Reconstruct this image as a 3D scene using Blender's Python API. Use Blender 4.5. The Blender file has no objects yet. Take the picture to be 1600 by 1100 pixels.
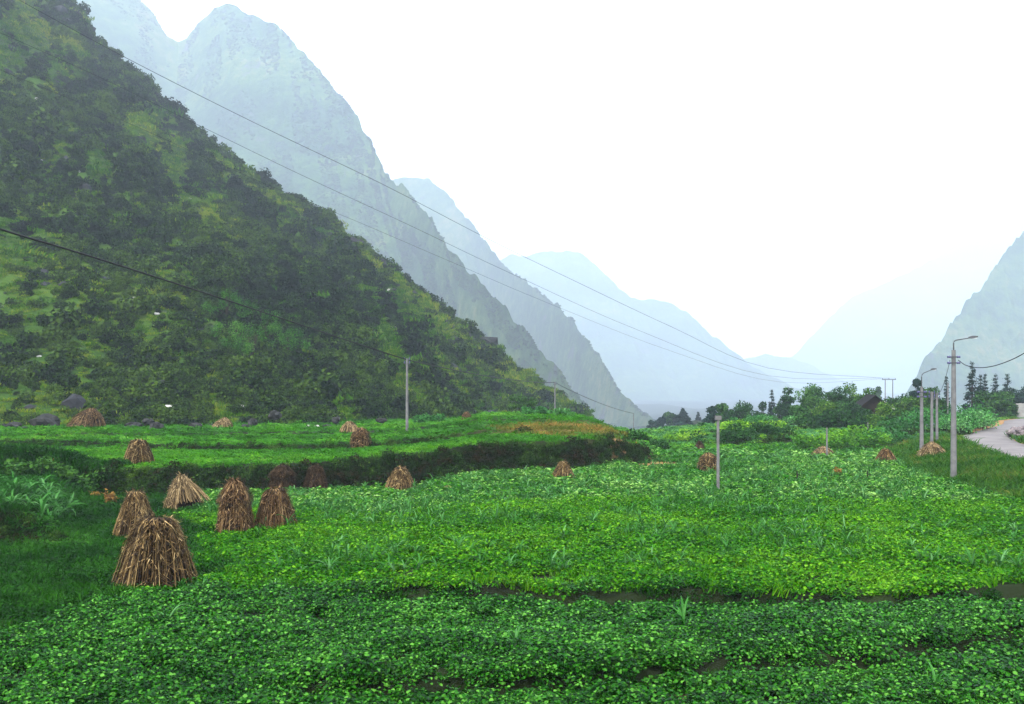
import bpy, math, random
import numpy as np
from mathutils import Matrix, Vector

random.seed(7)
R = np.random.RandomState(11)
scene = bpy.context.scene
COL = scene.collection
rad = math.radians

# ------------------------------------------------------------------ camera, sky, sun, exposure
FOC, HOR, CAMZ = 1400.0, 600.0, 6.0          # focal length and horizon row for a 1600 x 1100 picture; eye height in metres
cam_data = bpy.data.cameras.new('camera')
cam_data.sensor_width = 36.0
cam_data.lens = 36.0 * FOC / 1600.0
cam_data.shift_y = (HOR - 550.0) / 1600.0
cam_data.clip_start = 0.3
cam_data.clip_end = 20000
cam = bpy.data.objects.new('camera', cam_data)
cam.location = (0, 0, CAMZ)
cam.rotation_euler = (rad(90), 0, 0)
COL.objects.link(cam)
scene.camera = cam

SUN_EL, SUN_AZ = rad(50), rad(212)           # azimuth from +Y towards +X
world = bpy.data.worlds.new('World')
scene.world = world
world.use_nodes = True
nt = world.node_tree
nt.nodes.clear()
sky = nt.nodes.new('ShaderNodeTexSky')
sky.sky_type = 'NISHITA'
sky.sun_disc = False
sky.sun_elevation = SUN_EL
sky.sun_rotation = SUN_AZ
sky.dust_density = 4.0
bg1 = nt.nodes.new('ShaderNodeBackground'); bg1.inputs[1].default_value = 0.1
bg2 = nt.nodes.new('ShaderNodeBackground')   # even white cloud cover
bg2.inputs[0].default_value = (1.0, 1.0, 1.0, 1); bg2.inputs[1].default_value = 1.7
mx = nt.nodes.new('ShaderNodeMixShader'); mx.inputs[0].default_value = 0.88
wo = nt.nodes.new('ShaderNodeOutputWorld')
nt.links.new(sky.outputs[0], bg1.inputs[0])
nt.links.new(bg1.outputs[0], mx.inputs[1]); nt.links.new(bg2.outputs[0], mx.inputs[2])
nt.links.new(mx.outputs[0], wo.inputs[0])

sun_data = bpy.data.lights.new('sun', 'SUN')
sun_data.energy = 3.0
sun_data.angle = rad(14)
sun_data.color = (1.0, 0.96, 0.9)
sun = bpy.data.objects.new('sun', sun_data)
sdir = Vector((math.sin(SUN_AZ) * math.cos(SUN_EL), math.cos(SUN_AZ) * math.cos(SUN_EL), math.sin(SUN_EL)))
sun.rotation_euler = sdir.to_track_quat('Z', 'Y').to_euler()
COL.objects.link(sun)

vs = scene.view_settings
vs.view_transform = 'Standard'
vs.look = 'None'
vs.gamma = 1.0
vs.use_curve_mapping = False
vs.exposure = 1.05
cy = scene.cycles
cy.max_bounces = 6; cy.diffuse_bounces = 3; cy.glossy_bounces = 2
cy.transmission_bounces = 3; cy.volume_bounces = 3; cy.transparent_max_bounces = 6
HAZE_DENSITY = 0.00031
HAZE_COLOR = (0.71, 0.83, 1.0, 1)

# ------------------------------------------------------------------ helpers
def ss(a, b, x):
    t = np.clip((x - a) / (b - a), 0, 1)
    return t * t * (3 - 2 * t)

_perm = np.random.RandomState(5).permutation(512)
_grad = np.random.RandomState(6).uniform(0, 2 * np.pi, 512)

def pnoise(x, y):
    x = np.asarray(x, float); y = np.asarray(y, float)
    xi = np.floor(x).astype(int); yi = np.floor(y).astype(int)
    xf = x - xi; yf = y - yi
    u = xf**3 * (xf * (xf * 6 - 15) + 10); v = yf**3 * (yf * (yf * 6 - 15) + 10)
    def g(ix, iy, dx, dy):
        a = _grad[_perm[(_perm[ix & 511] + iy) & 511]]
        return np.cos(a) * dx + np.sin(a) * dy
    a = g(xi, yi, xf, yf); b = g(xi + 1, yi, xf - 1, yf)
    c = g(xi, yi + 1, xf, yf - 1); d = g(xi + 1, yi + 1, xf - 1, yf - 1)
    return (a + u * (b - a) + v * ((c + u * (d - c)) - (a + u * (b - a)))) * 1.4

def fbm(x, y, o=4, lac=2.03, g=0.5):
    s = 0; a = 1.0; n = 0
    for k in range(o):
        s = s + a * pnoise(x * lac**k + 17.3 * k, y * lac**k - 9.1 * k); n += a; a *= g
    return s / n

def pix(px, py, Y):
    return np.array([(px - 800) / FOC * Y, Y, CAMZ - (py - HOR) / FOC * Y])

def tag(o, label=None, cat=None, group=None, kind=None):
    if label: o['label'] = label
    if cat: o['category'] = cat
    if group: o['group'] = group
    if kind: o['kind'] = kind
    return o

def mesh_from(name, V, Fs, mat=None, smooth=False):
    V = np.asarray(V, np.float32)
    me = bpy.data.meshes.new(name)
    if isinstance(Fs, np.ndarray):
        F = Fs.astype(np.int32)
        n, k = F.shape
        me.vertices.add(len(V)); me.vertices.foreach_set('co', V.ravel())
        me.loops.add(n * k); me.loops.foreach_set('vertex_index', F.ravel())
        me.polygons.add(n)
        me.polygons.foreach_set('loop_start', np.arange(0, n * k, k, dtype=np.int32))
        me.polygons.foreach_set('loop_total', np.full(n, k, np.int32))
        me.update(calc_edges=True)
    else:
        me.from_pydata([tuple(v) for v in V], [], [tuple(f) for f in Fs])
        me.update()
    if smooth:
        me.polygons.foreach_set('use_smooth', np.ones(len(me.polygons), bool))
    if mat: me.materials.append(mat)
    return me

def obj(name, me, parent=None, loc=None):
    o = bpy.data.objects.new(name, me)
    COL.objects.link(o)
    if parent: o.parent = parent
    if loc is not None: o.location = tuple(loc)
    return o

def empty(name, loc, rz=0):
    o = bpy.data.objects.new(name, None)
    o.location = tuple(loc); o.rotation_euler = (0, 0, rz)
    o.empty_display_size = 0.3
    COL.objects.link(o)
    return o

class MB:
    def __init__(s): s.v = []; s.f = []
    def add(s, V, F):
        k = len(s.v); s.v += [tuple(x) for x in V]; s.f += [tuple(i + k for i in f) for f in F]; return s
    def box(s, c, d, rz=0):
        x, y, z = d[0] / 2, d[1] / 2, d[2] / 2
        V = [(-x, -y, -z), (x, -y, -z), (x, y, -z), (-x, y, -z), (-x, -y, z), (x, -y, z), (x, y, z), (-x, y, z)]
        ca, sa = math.cos(rz), math.sin(rz)
        V = [(c[0] + a * ca - b * sa, c[1] + a * sa + b * ca, c[2] + e) for a, b, e in V]
        return s.add(V, [(0, 3, 2, 1), (4, 5, 6, 7), (0, 1, 5, 4), (1, 2, 6, 5), (2, 3, 7, 6), (3, 0, 4, 7)])
    def tube(s, P, rr, n=6, cap=True):
        P = [Vector(p) for p in P]
        V = []; F = []
        for i, p in enumerate(P):
            d = (P[min(i + 1, len(P) - 1)] - P[max(i - 1, 0)]).normalized()
            a = d.cross(Vector((0, 0, 1)) if abs(d.z) < .95 else Vector((1, 0, 0))).normalized()
            b = d.cross(a)
            r = rr[i] if hasattr(rr, '__len__') else rr
            for k in range(n):
                t = 2 * math.pi * k / n
                V.append(tuple(p + a * (r * math.cos(t)) + b * (r * math.sin(t))))
        for i in range(len(P) - 1):
            for k in range(n):
                F.append((i * n + k, i * n + (k + 1) % n, (i + 1) * n + (k + 1) % n, (i + 1) * n + k))
        if cap:
            F.append(tuple(range(n))[::-1]); F.append(tuple((len(P) - 1) * n + k for k in range(n)))
        return s.add(V, F)
    def build(s, name, mat, parent=None, smooth=False, loc=None):
        return obj(name, mesh_from(name, np.array(s.v), s.f, mat, smooth), parent, loc)

# ------------------------------------------------------------------ materials
def new_mat(name):
    m = bpy.data.materials.new(name); m.use_nodes = True
    n = m.node_tree; n.nodes.clear()
    return m, n

def ramp(n, stops):
    r = n.nodes.new('ShaderNodeValToRGB')
    e = r.color_ramp.elements
    while len(e) < len(stops): e.new(0.5)
    for i, (p, c) in enumerate(stops):
        e[i].position = p; e[i].color = (*c, 1)
    return r

def noise_node(n, scale, detail=4, coord=None, rough=0.55):
    t = n.nodes.new('ShaderNodeTexNoise'); t.inputs['Scale'].default_value = scale
    t.inputs['Detail'].default_value = detail; t.inputs['Roughness'].default_value = rough
    if coord: n.links.new(coord, t.inputs['Vector'])
    return t

def mathn(n, op, a, b):
    m = n.nodes.new('ShaderNodeMath'); m.operation = op
    for i, x in enumerate((a, b)):
        if isinstance(x, (int, float)): m.inputs[i].default_value = x
        else: n.links.new(x, m.inputs[i])
    return m.outputs[0]

def foliage(name, stops, wscale=0.12, rough=0.5, trans=0.3, spec=0.35, wamt=0.9, ramt=0.35, iamt=0.25):
    """leaf colour from a ramp: patch noise over the place + per plant + per leaf variation"""
    m, n = new_mat(name)
    geo = n.nodes.new('ShaderNodeNewGeometry')
    oi = n.nodes.new('ShaderNodeObjectInfo')
    ns = noise_node(n, wscale, 3, geo.outputs['Position'])
    a = mathn(n, 'MULTIPLY', mathn(n, 'SUBTRACT', ns.outputs['Fac'], 0.5), wamt * 2)
    b = mathn(n, 'MULTIPLY', mathn(n, 'SUBTRACT', oi.outputs['Random'], 0.5), ramt)
    c = mathn(n, 'MULTIPLY', mathn(n, 'SUBTRACT', geo.outputs['Random Per Island'], 0.5), iamt * 2)
    f = mathn(n, 'ADD', mathn(n, 'ADD', a, b), mathn(n, 'ADD', c, 0.5))
    r = ramp(n, stops); n.links.new(f, r.inputs[0])
    p = n.nodes.new('ShaderNodeBsdfPrincipled')
    n.links.new(r.outputs[0], p.inputs['Base Color'])
    p.inputs['Roughness'].default_value = rough
    p.inputs['Specular IOR Level'].default_value = spec * .15
    t = n.nodes.new('ShaderNodeBsdfTranslucent'); n.links.new(r.outputs[0], t.inputs[0])
    mxs = n.nodes.new('ShaderNodeMixShader'); mxs.inputs[0].default_value = trans
    n.links.new(p.outputs[0], mxs.inputs[1]); n.links.new(t.outputs[0], mxs.inputs[2])
    o = n.nodes.new('ShaderNodeOutputMaterial'); n.links.new(mxs.outputs[0], o.inputs[0])
    return m

def plain(name, stops, scale=3.0, rough=0.8, bump=0.0, detail=5, island=False, spec=0.3, bscale=None):
    m, n = new_mat(name)
    tc = n.nodes.new('ShaderNodeTexCoord')
    ns = noise_node(n, scale, detail, tc.outputs['Object'])
    f = ns.outputs['Fac']
    if island:
        geo = n.nodes.new('ShaderNodeNewGeometry'); oi = n.nodes.new('ShaderNodeObjectInfo')
        s = mathn(n, 'FRACT', mathn(n, 'ADD', geo.outputs['Random Per Island'], oi.outputs['Random']), 0)
        f = mathn(n, 'ADD', mathn(n, 'MULTIPLY', s, 0.75), mathn(n, 'MULTIPLY', mathn(n, 'SUBTRACT', f, 0.3), 0.6))
    r = ramp(n, stops); n.links.new(f, r.inputs[0])
    p = n.nodes.new('ShaderNodeBsdfPrincipled')
    n.links.new(r.outputs[0], p.inputs['Base Color'])
    p.inputs['Roughness'].default_value = rough
    p.inputs['Specular IOR Level'].default_value = spec * .3
    if bump:
        b = n.nodes.new('ShaderNodeBump'); b.inputs['Strength'].default_value = bump
        b.inputs['Distance'].default_value = 0.05
        nb = noise_node(n, bscale or scale * 4, 4, tc.outputs['Object'])
        n.links.new(nb.outputs['Fac'], b.inputs['Height']); n.links.new(b.outputs[0], p.inputs['Normal'])
    o = n.nodes.new('ShaderNodeOutputMaterial'); n.links.new(p.outputs[0], o.inputs[0])
    return m

M = {}
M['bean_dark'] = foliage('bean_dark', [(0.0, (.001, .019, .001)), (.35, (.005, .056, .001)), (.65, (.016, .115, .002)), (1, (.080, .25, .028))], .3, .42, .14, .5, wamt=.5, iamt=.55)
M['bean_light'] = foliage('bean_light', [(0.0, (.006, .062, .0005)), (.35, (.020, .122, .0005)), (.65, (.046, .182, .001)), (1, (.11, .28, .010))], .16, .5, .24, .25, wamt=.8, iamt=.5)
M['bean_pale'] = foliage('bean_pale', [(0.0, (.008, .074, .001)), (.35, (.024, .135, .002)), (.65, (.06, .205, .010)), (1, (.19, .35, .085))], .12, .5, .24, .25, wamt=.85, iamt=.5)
M['maize'] = foliage('maize', [(0.0, (0.0136, 0.0910, 0.0073)), (.5, (0.0364, 0.1547, 0.0227)), (1, (0.1274, 0.2730, 0.1092))], .5, .38, .25, .6, wamt=.3)
M['weed'] = foliage('weed', [(0.0, (.003, .020, .002)), (.45, (.006, .042, .002)), (.75, (.014, .078, .003)), (1, (.034, .125, .010))], .25, .5, .15, .2, wamt=.7)
M['terrace'] = foliage('terrace', [(0.0, (.012, .060, .002)), (.4, (.020, .110, .002)), (.7, (.040, .18, .003)), (1, (.10, .24, .014))], .12, .55, .2, .15, wamt=.8)
M['bank'] = foliage('bank', [(0.0, (.022, .014, .005)), (.25, (.006, .012, .003)), (.55, (.008, .026, .003)), (.8, (.02, .055, .006)), (1, (.05, .10, .012))], .5, .6, .1, .25, wamt=.9, ramt=.6)  # dark stops put the shade of bank faces and hedge feet into the colour
M['dry_grass'] = foliage('dry_grass', [(0.0, (.03, .075, .006)), (.45, (.095, .105, .012)), (.75, (.17, .12, .022)), (1, (.30, .155, .04))], .35, .65, .2, .2)
M['verge'] = foliage('verge', [(0.0, (.010, .05, .003)), (.45, (.022, .09, .005)), (.75, (.05, .115, .009)), (1, (.12, .11, .025))], .35, .6, .2, .25)
M['hill_shrub'] = foliage('hill_shrub', [(0.0, (.002, .006, .005)), (.4, (.005, .015, .005)), (.7, (.014, .038, .005)), (1, (.042, .082, .009))], .03, .6, .12, .25, wamt=1.0, ramt=.7, iamt=.35)
M['hill_grass'] = foliage('hill_grass', [(0.0, (.012, .050, .003)), (.35, (.030, .096, .004)), (.65, (.064, .140, .006)), (1, (.15, .185, .015))], .03, .65, .15, .1, wamt=1.0, ramt=.6, iamt=.35)
M['bamboo'] = foliage('bamboo', [(0.0, (.008, .05, .004)), (.5, (.026, .105, .007)), (1, (.08, .20, .025))], .3, .5, .2, .35, iamt=.4)
M['hedge'] = foliage('hedge', [(0.0, (0.0104, 0.0585, 0.0104)), (.4, (0.0182, 0.1040, 0.0156)), (.7, (0.0390, 0.1690, 0.0286)), (1, (0.1170, 0.2860, 0.0845))], .3, .48, .15, .45, wamt=.7)
M['hedge_yellow'] = foliage('hedge_yellow', [(0.0, (0.0186, 0.0931, 0.0078)), (.4, (0.0497, 0.1708, 0.0078)), (.7, (0.1165, 0.2794, 0.0124)), (1, (0.2329, 0.3726, 0.0279))], .35, .55, .15, .3, wamt=.8)
M['hedge_mid'] = foliage('hedge_mid', [(0.0, (.006, .03, .004)), (.5, (.014, .06, .006)), (1, (.04, .11, .014))], .4, .55, .15, .3, wamt=.8)
M['hedge_dark'] = foliage('hedge_dark', [(0.0, (.004, .02, .004)), (.5, (.009, .045, .006)), (1, (.024, .09, .012))], .3, .55, .15, .3, wamt=.7)
M['leaf_a'] = foliage('leaf_a', [(0.0, (.005, .022, .008)), (.45, (.011, .046, .011)), (.75, (.026, .090, .015)), (1, (.065, .16, .03))], .3, .55, .15, .3, wamt=.7, iamt=.45)
M['leaf_b'] = foliage('leaf_b', [(0.0, (.009, .035, .006)), (.45, (.022, .075, .008)), (.75, (.05, .13, .012)), (1, (.11, .21, .025))], .3, .55, .2, .3, wamt=.7, iamt=.45)
M['needle'] = foliage('needle', [(0.0, (.003, .014, .014)), (.5, (.008, .028, .022)), (1, (.02, .055, .036))], .3, .6, .1, .25, wamt=.5)
M['dead_leaf'] = foliage('dead_leaf', [(0.0, (.10, .05, .015)), (.5, (.2, .11, .03)), (1, (.32, .2, .06))], .6, .7, .2, .2)
M['stalk'] = plain('stalk', [(0.0, (.006, .0035, .0015)), (.36, (.028, .016, .006)), (.58, (.090, .055, .020)), (.8, (.24, .165, .070)), (1, (.50, .39, .21))], 6, .75, island=True)
M['stalk_pale'] = plain('stalk_pale', [(0.0, (.012, .008, .004)), (.35, (.06, .039, .018)), (.6, (.19, .132, .06)), (.82, (.34, .25, .13)), (1, (.54, .44, .27))], 6, .75, island=True)
M['stalk_red'] = plain('stalk_red', [(0.0, (.007, .004, .002)), (.36, (.034, .018, .008)), (.58, (.09, .05, .020)), (.8, (.20, .125, .055)), (1, (.42, .31, .17))], 6, .75, island=True)
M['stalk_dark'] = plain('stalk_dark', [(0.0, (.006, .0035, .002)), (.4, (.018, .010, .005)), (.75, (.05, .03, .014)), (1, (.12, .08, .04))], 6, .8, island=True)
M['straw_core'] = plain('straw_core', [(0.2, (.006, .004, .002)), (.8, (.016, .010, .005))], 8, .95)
M['bark'] = plain('bark', [(.3, (.014, .010, .007)), (.7, (.04, .03, .022))], 4, .9, bump=.5)
M['concrete_pole'] = plain('concrete_pole', [(.25, (.075, .075, .08)), (.5, (.12, .12, .125)), (.75, (.17, .17, .17))], 2.5, .85, bump=.3)
M['galvanised'] = plain('galvanised', [(.3, (.04, .045, .05)), (.7, (.085, .09, .10))], 3, .5)
M['insulator'] = plain('insulator', [(.3, (.05, .05, .12)), (.7, (.10, .10, .22))], 3, .4, spec=.5)
M['lamp_glass'] = plain('lamp_glass', [(.3, (.5, .52, .55)), (.7, (.62, .64, .66))], 3, .25, spec=.5)
M['cable'] = plain('cable', [(.3, (.004, .004, .005)), (.7, (.008, .008, .009))], 3, .6)
M['road'] = plain('road', [(.3, (.095, .088, .088)), (.5, (.135, .125, .126)), (.75, (.175, .162, .16))], .5, .9, bump=.3, bscale=6)
M['stone'] = plain('stone', [(.25, (.06, .05, .055)), (.5, (.13, .11, .115)), (.75, (.24, .21, .205))], 2, .9, bump=.6)
M['boulder'] = plain('boulder', [(.3, (.010, .011, .011)), (.6, (.025, .026, .027)), (.85, (.09, .09, .088))], 1.2, .9, bump=.8)
M['rock_pale'] = plain('rock_pale', [(.3, (.25, .25, .25)), (.7, (.5, .5, .48))], 1.2, .9, bump=.6)
M['rock_grey'] = plain('rock_grey', [(.3, (.012, .013, .016)), (.6, (.026, .028, .033)), (.9, (.075, .076, .08))], 1.0, .95)
M['wall_grey'] = plain('wall_grey', [(.3, (.2, .21, .22)), (.7, (.36, .36, .36))], .8, .9)
M['wall_pink'] = plain('wall_pink', [(.3, (.17, .085, .06)), (.7, (.24, .13, .09))], .8, .9)
M['roof_pale'] = plain('roof_pale', [(.3, (.11, .11, .105)), (.7, (.17, .17, .155))], .9, .85)
M['roof_dark'] = plain('roof_dark', [(.3, (.005, .0045, .006)), (.7, (.012, .011, .013))], 1.2, .9)
M['wood_dark'] = plain('wood_dark', [(.3, (.008, .006, .005)), (.7, (.022, .016, .011))], 2, .85)
M['white_paint'] = plain('white_paint', [(.3, (.4, .39, .38)), (.7, (.5, .49, .47))], 2, .6)
M['glass_dark'] = plain('glass_dark', [(.3, (.02, .022, .026)), (.7, (.04, .042, .046))], 2, .2, spec=.5)

def ground_material():
    m, n = new_mat('ground')
    geo = n.nodes.new('ShaderNodeNewGeometry')
    base = ramp(n, [(.3, (.006, .008, .003)), (.5, (.008, .014, .004)), (.7, (.014, .026, .005))])
    ns = noise_node(n, .35, 6, geo.outputs['Position']); n.links.new(ns.outputs['Fac'], base.inputs[0])
    fine = noise_node(n, 3.0, 6, geo.outputs['Position'])
    soil = ramp(n, [(.3, (.12, .062, .022)), (.55, (.23, .13, .05)), (.75, (.34, .22, .10))])
    n.links.new(fine.outputs['Fac'], soil.inputs[0])
    dry = ramp(n, [(.3, (.045, .05, .008)), (.7, (.11, .095, .02))]); n.links.new(fine.outputs['Fac'], dry.inputs[0])
    cur = base.outputs[0]
    for att, src in (('dry', dry), ('soil', soil)):
        a = n.nodes.new('ShaderNodeAttribute'); a.attribute_name = att
        brk = mathn(n, 'MULTIPLY', a.outputs['Fac'], mathn(n, 'ADD', fine.outputs['Fac'], .55))
        cl = n.nodes.new('ShaderNodeMath'); cl.operation = 'SMOOTH_MIN'
        mxc = n.nodes.new('ShaderNodeMix'); mxc.data_type = 'RGBA'; mxc.clamp_factor = True
        n.nodes.remove(cl)
        n.links.new(brk, mxc.inputs[0]); n.links.new(cur, mxc.inputs[6]); n.links.new(src.outputs[0], mxc.inputs[7])
        cur = mxc.outputs[2]
    p = n.nodes.new('ShaderNodeBsdfPrincipled'); p.inputs['Roughness'].default_value = .95
    p.inputs['Specular IOR Level'].default_value = .1
    n.links.new(cur, p.inputs['Base Color'])
    b = n.nodes.new('ShaderNodeBump'); b.inputs['Strength'].default_value = .6; b.inputs['Distance'].default_value = .08
    n.links.new(fine.outputs['Fac'], b.inputs['Height']); n.links.new(b.outputs[0], p.inputs['Normal'])
    o = n.nodes.new('ShaderNodeOutputMaterial'); n.links.new(p.outputs[0], o.inputs[0])
    return m

def mountain_material(name, stops, s1, s2, rock, rock_pos):
    m, n = new_mat(name)
    geo = n.nodes.new('ShaderNodeNewGeometry')
    mp = n.nodes.new('ShaderNodeMapping'); mp.inputs['Rotation'].default_value = (0, rad(35), 0); mp.inputs['Scale'].default_value = (.45, 1, 1.5)
    n.links.new(geo.outputs['Position'], mp.inputs['Vector'])
    a = noise_node(n, s1, 8, mp.outputs[0], .62)
    b = noise_node(n, s2, 6, geo.outputs['Position'], .65)
    f = mathn(n, 'ADD', mathn(n, 'MULTIPLY', a.outputs['Fac'], .55), mathn(n, 'MULTIPLY', b.outputs['Fac'], .45))
    r = ramp(n, stops); n.links.new(f, r.inputs[0])
    c = noise_node(n, s1 * 2.7, 7, geo.outputs['Position'], .6)
    rk = ramp(n, [(rock_pos, (0, 0, 0)), (rock_pos + .06, (1, 1, 1))]); n.links.new(c.outputs['Fac'], rk.inputs[0])
    mxc = n.nodes.new('ShaderNodeMix'); mxc.data_type = 'RGBA'
    n.links.new(rk.outputs[0], mxc.inputs[0]); n.links.new(r.outputs[0], mxc.inputs[6]); mxc.inputs[7].default_value = (*rock, 1)
    p = n.nodes.new('ShaderNodeBsdfPrincipled'); p.inputs['Roughness'].default_value = .95
    p.inputs['Specular IOR Level'].default_value = .1
    n.links.new(mxc.outputs[2], p.inputs['Base Color'])
    bp = n.nodes.new('ShaderNodeBump'); bp.inputs['Strength'].default_value = 1.0; bp.inputs['Distance'].default_value = .35 / s2
    n.links.new(b.outputs['Fac'], bp.inputs['Height']); n.links.new(bp.outputs[0], p.inputs['Normal'])
    o = n.nodes.new('ShaderNodeOutputMaterial'); n.links.new(p.outputs[0], o.inputs[0])
    return m

M['ground'] = ground_material()
M['hillside'] = mountain_material('hillside', [(.34, (.008, .026, .004)), (.45, (.018, .050, .004)), (.54, (.032, .072, .006)), (.66, (.055, .085, .010))], .03, 1.6, (.032, .034, .046), .62)
M['mountain'] = mountain_material('mountain', [(.38, (.006, .022, .007)), (.47, (.018, .050, .010)), (.55, (.045, .090, .016)), (.64, (.12, .12, .04))], .006, .05, (.05, .052, .06), .62)

# ------------------------------------------------------------------ the lie of the land
ROAD = np.array([(30, 34), (31, 44), (32.6, 54), (34.8, 62), (37.2, 69), (40, 75.5), (43.6, 81.5), (48.6, 88.5), (54, 96), (59, 103.5), (64, 112), (71, 118.5), (84, 121.5), (112, 123), (150, 124)], float)
def catmull(P, n):
    P = np.vstack([2 * P[0] - P[1], P, 2 * P[-1] - P[-2]]); out = []
    for i in range(1, len(P) - 2):
        for t in np.linspace(0, 1, n, endpoint=False):
            a, b, c, d = P[i - 1:i + 3]
            out.append(.5 * ((2 * b) + (c - a) * t + (2 * a - 5 * b + 4 * c - d) * t * t + (3 * b - a - 3 * c + d) * t**3))
    out.append(P[-2]); return np.array(out)
ROADC = catmull(ROAD, 8)

def road_dist(X, Y):
    """distance to the road's centre line and side (positive: right of it)"""
    X = np.asarray(X, float); Y = np.asarray(Y, float)
    best = np.full(X.shape, 1e9); side = np.ones(X.shape)
    for i in range(len(ROADC) - 1):
        a, b = ROADC[i], ROADC[i + 1]; d = b - a; L = d @ d
        t = np.clip(((X - a[0]) * d[0] + (Y - a[1]) * d[1]) / L, 0, 1)
        ex = X - a[0] - t * d[0]; ey = Y - a[1] - t * d[1]
        q = np.hypot(ex, ey); s = ex * d[1] - ey * d[0]
        m = q < best
        best = np.where(m, q, best); side = np.where(m, np.sign(s), side)
    return best, side

ROAD_Z = 1.4
def plot_edge(X):  return .45 * pnoise(np.asarray(X, float) * .7, 5.5) + np.interp(X, [-14, -9, -3, 3, 11.5, 30], [22.6, 25.6, 24.4, 23.8, 23.0, 21.5])
def furrow(X):     return np.interp(X, [-6, -.7, 2.5, 5.9, 8.1, 11.7, 16], [16.6, 17.1, 17.5, 18.3, 18.9, 20.5, 22.5])
def bank_foot(X):  return np.interp(X, [-120, -40, -22, -12.9, -3.8, 4.1, 8.0, 12], [44, 46, 47.2, 48.8, 53.2, 57.6, 61, 66])
def weed_edge(Y):  return np.interp(Y, [12, 17, 20, 22.5, 24, 26, 30, 36, 40, 48], [-9.5, -10.5, -11.5, -11.8, -11, -9.4, -10.2, -12.2, -14.5, -18])

def height(X, Y):
    X = np.asarray(X, float); Y = np.asarray(Y, float)
    z = .10 * fbm(X * .07, Y * .07, 3) + .04 * pnoise(X * .6, Y * .6)
    z = z + .48 * ss(-.12, .14, Y - plot_edge(X)) * ss(-6, -2, X)
    fz = ss(1, 3, X + 6) * ss(0, 1, 20 - X)
    z = z + fz * (.34 * ss(-.05, .22, Y - furrow(X)) * (1 - ss(2, 4, Y - furrow(X))) - .14 * np.exp(-((Y - furrow(X)) / .25)**2))
    # left low terrace
    s = -(X + 17 + .4 * (Y - 35.3))
    z = z + 1.15 * ss(0, .9, Y - 33.2 + .6 * pnoise(X * .4, 3.3)) * ss(0, 2.6, s) * (1 - ss(46, 52, Y))
    # main terraces on the left
    wob = .7 * pnoise(X * .22, 1.7)
    right = 1 - ss(6.3, 12.5, X + .02 * (Y - 60))
    t2 = (1.5 + .35 * ss(-13, -3, X)) * ss(0, 1.2, Y - bank_foot(X) + wob)
    t2 = t2 + .28 * ss(0, .7, Y - 63.5 - 2.5 * np.sin(X * .13 + .6) - wob) + .22 * ss(0, .7, Y - 73.5 - 2 * np.sin(X * .1 + 2))
    t2 = t2 + .28 * np.exp(-((X - 0) / 8.5)**2 - ((Y - 80) / 9)**2)
    z = z + t2 * right * (1 - ss(92, 140, Y) * ss(-25, -5, X))
    # right mound behind the field
    rm = .32 * ss(80, 108, Y + .5 * pnoise(X * .2, 8)) * ss(14, 36, X) + .65 * ss(0, .8, Y - 78.6 - .08 * (30 - X)) * (1 - .6 * ss(88, 100, Y)) * ss(16, 19, X) * (1 - ss(45, 60, X))
    rm = rm + .55 * np.exp(-((X - 27) / 7)**2 - ((Y - 101) / 9)**2)
    far_hill = 11.5 * np.exp(-((X - 52) / 21)**2 - ((Y - 262) / 34)**2)
    # valley falling away
    val = -17 * ss(95, 250, Y) * (1 - .75 * ss(45, 95, X) * (1 - ss(170, 420, Y))) - 52 * ss(330, 1400, Y)
    z = z + rm * (1 - ss(125, 200, Y)) + val + far_hill
    z = z + ss(420, 1500, Y) * 60 * np.abs(fbm(X * .0021 + 3, Y * .0021, 4))
    # road embankment
    d, sd = road_dist(X, Y)
    wgt = np.where(sd < 0, 1 - ss(2.3, 8.0, d), 1 - ss(14, 45, d))
    z = z * (1 - wgt) + wgt * (ROAD_Z + np.where(sd > 0, .25 * ss(2.2, 5, d), 0))
    z = np.where(d < 2.4, z - .08 * (1 - ss(1.9, 2.3, d)), z)
    # the bank under the viewer
    z = z + 4.3 * (1 - ss(1, 11, Y)) * (Y < 11.5)
    return z

def h1(x, y): return float(height(np.array([x]), np.array([y]))[0])

def ground_hit(px, py):
    Y = np.arange(11, 330, .1)
    X = (px - 800) / FOC * Y; rz = CAMZ - (py - HOR) / FOC * Y
    i = np.argmax(height(X, Y) >= rz)
    return float(X[i]), float(Y[i]), float(height(X[i:i + 1], Y[i:i + 1])[0])

def axis(lo, hi, near_lo, near_hi, step):
    a = list(np.arange(near_lo, near_hi + 1e-6, step))
    s = step; v = near_hi
    while v < hi:
        s *= 1.22; v += s; a.append(min(v, hi))
    s = step; v = near_lo
    while v > lo:
        s *= 1.22; v -= s; a.insert(0, max(v, lo))
    return np.array(a)

gx = axis(-6400, 8400, -62, 82, .42); gy = axis(-300, 8600, 10, 128, .40)
GX, GY = np.meshgrid(gx, gy)
GZ = height(GX, GY)
nx, ny = len(gx), len(gy)
idx = np.arange(nx * ny).reshape(ny, nx)
GF = np.stack([idx[:-1, :-1], idx[:-1, 1:], idx[1:, 1:], idx[1:, :-1]], -1).reshape(-1, 4)
gme = mesh_from('ground', np.stack([GX, GY, GZ], -1).reshape(-1, 3), GF, M['ground'], True)
d, sd = road_dist(GX, GY)
soil = np.where(sd < 0, 1 - ss(2.2, 3.3, d + .8 * pnoise(GX * .5, GY * .5)), 1 - ss(2.2, 3.4, d + .6 * pnoise(GX * .5, GY * .5)))
soil = np.maximum(soil, 1.3 * np.exp(-((GX - 9.4) / 2.4)**2 - ((GY - 61.8) / 2.0)**2))
soil = np.maximum(soil, 1.2 * np.exp(-((GX - 2.9) / .55)**2 - ((GY - 16.9) / .22)**2))
soil = np.maximum(soil, .85 * np.exp(-((GX - 5.2) / 2.6)**2 - ((GY - 67.2) / 2.4)**2))
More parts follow.
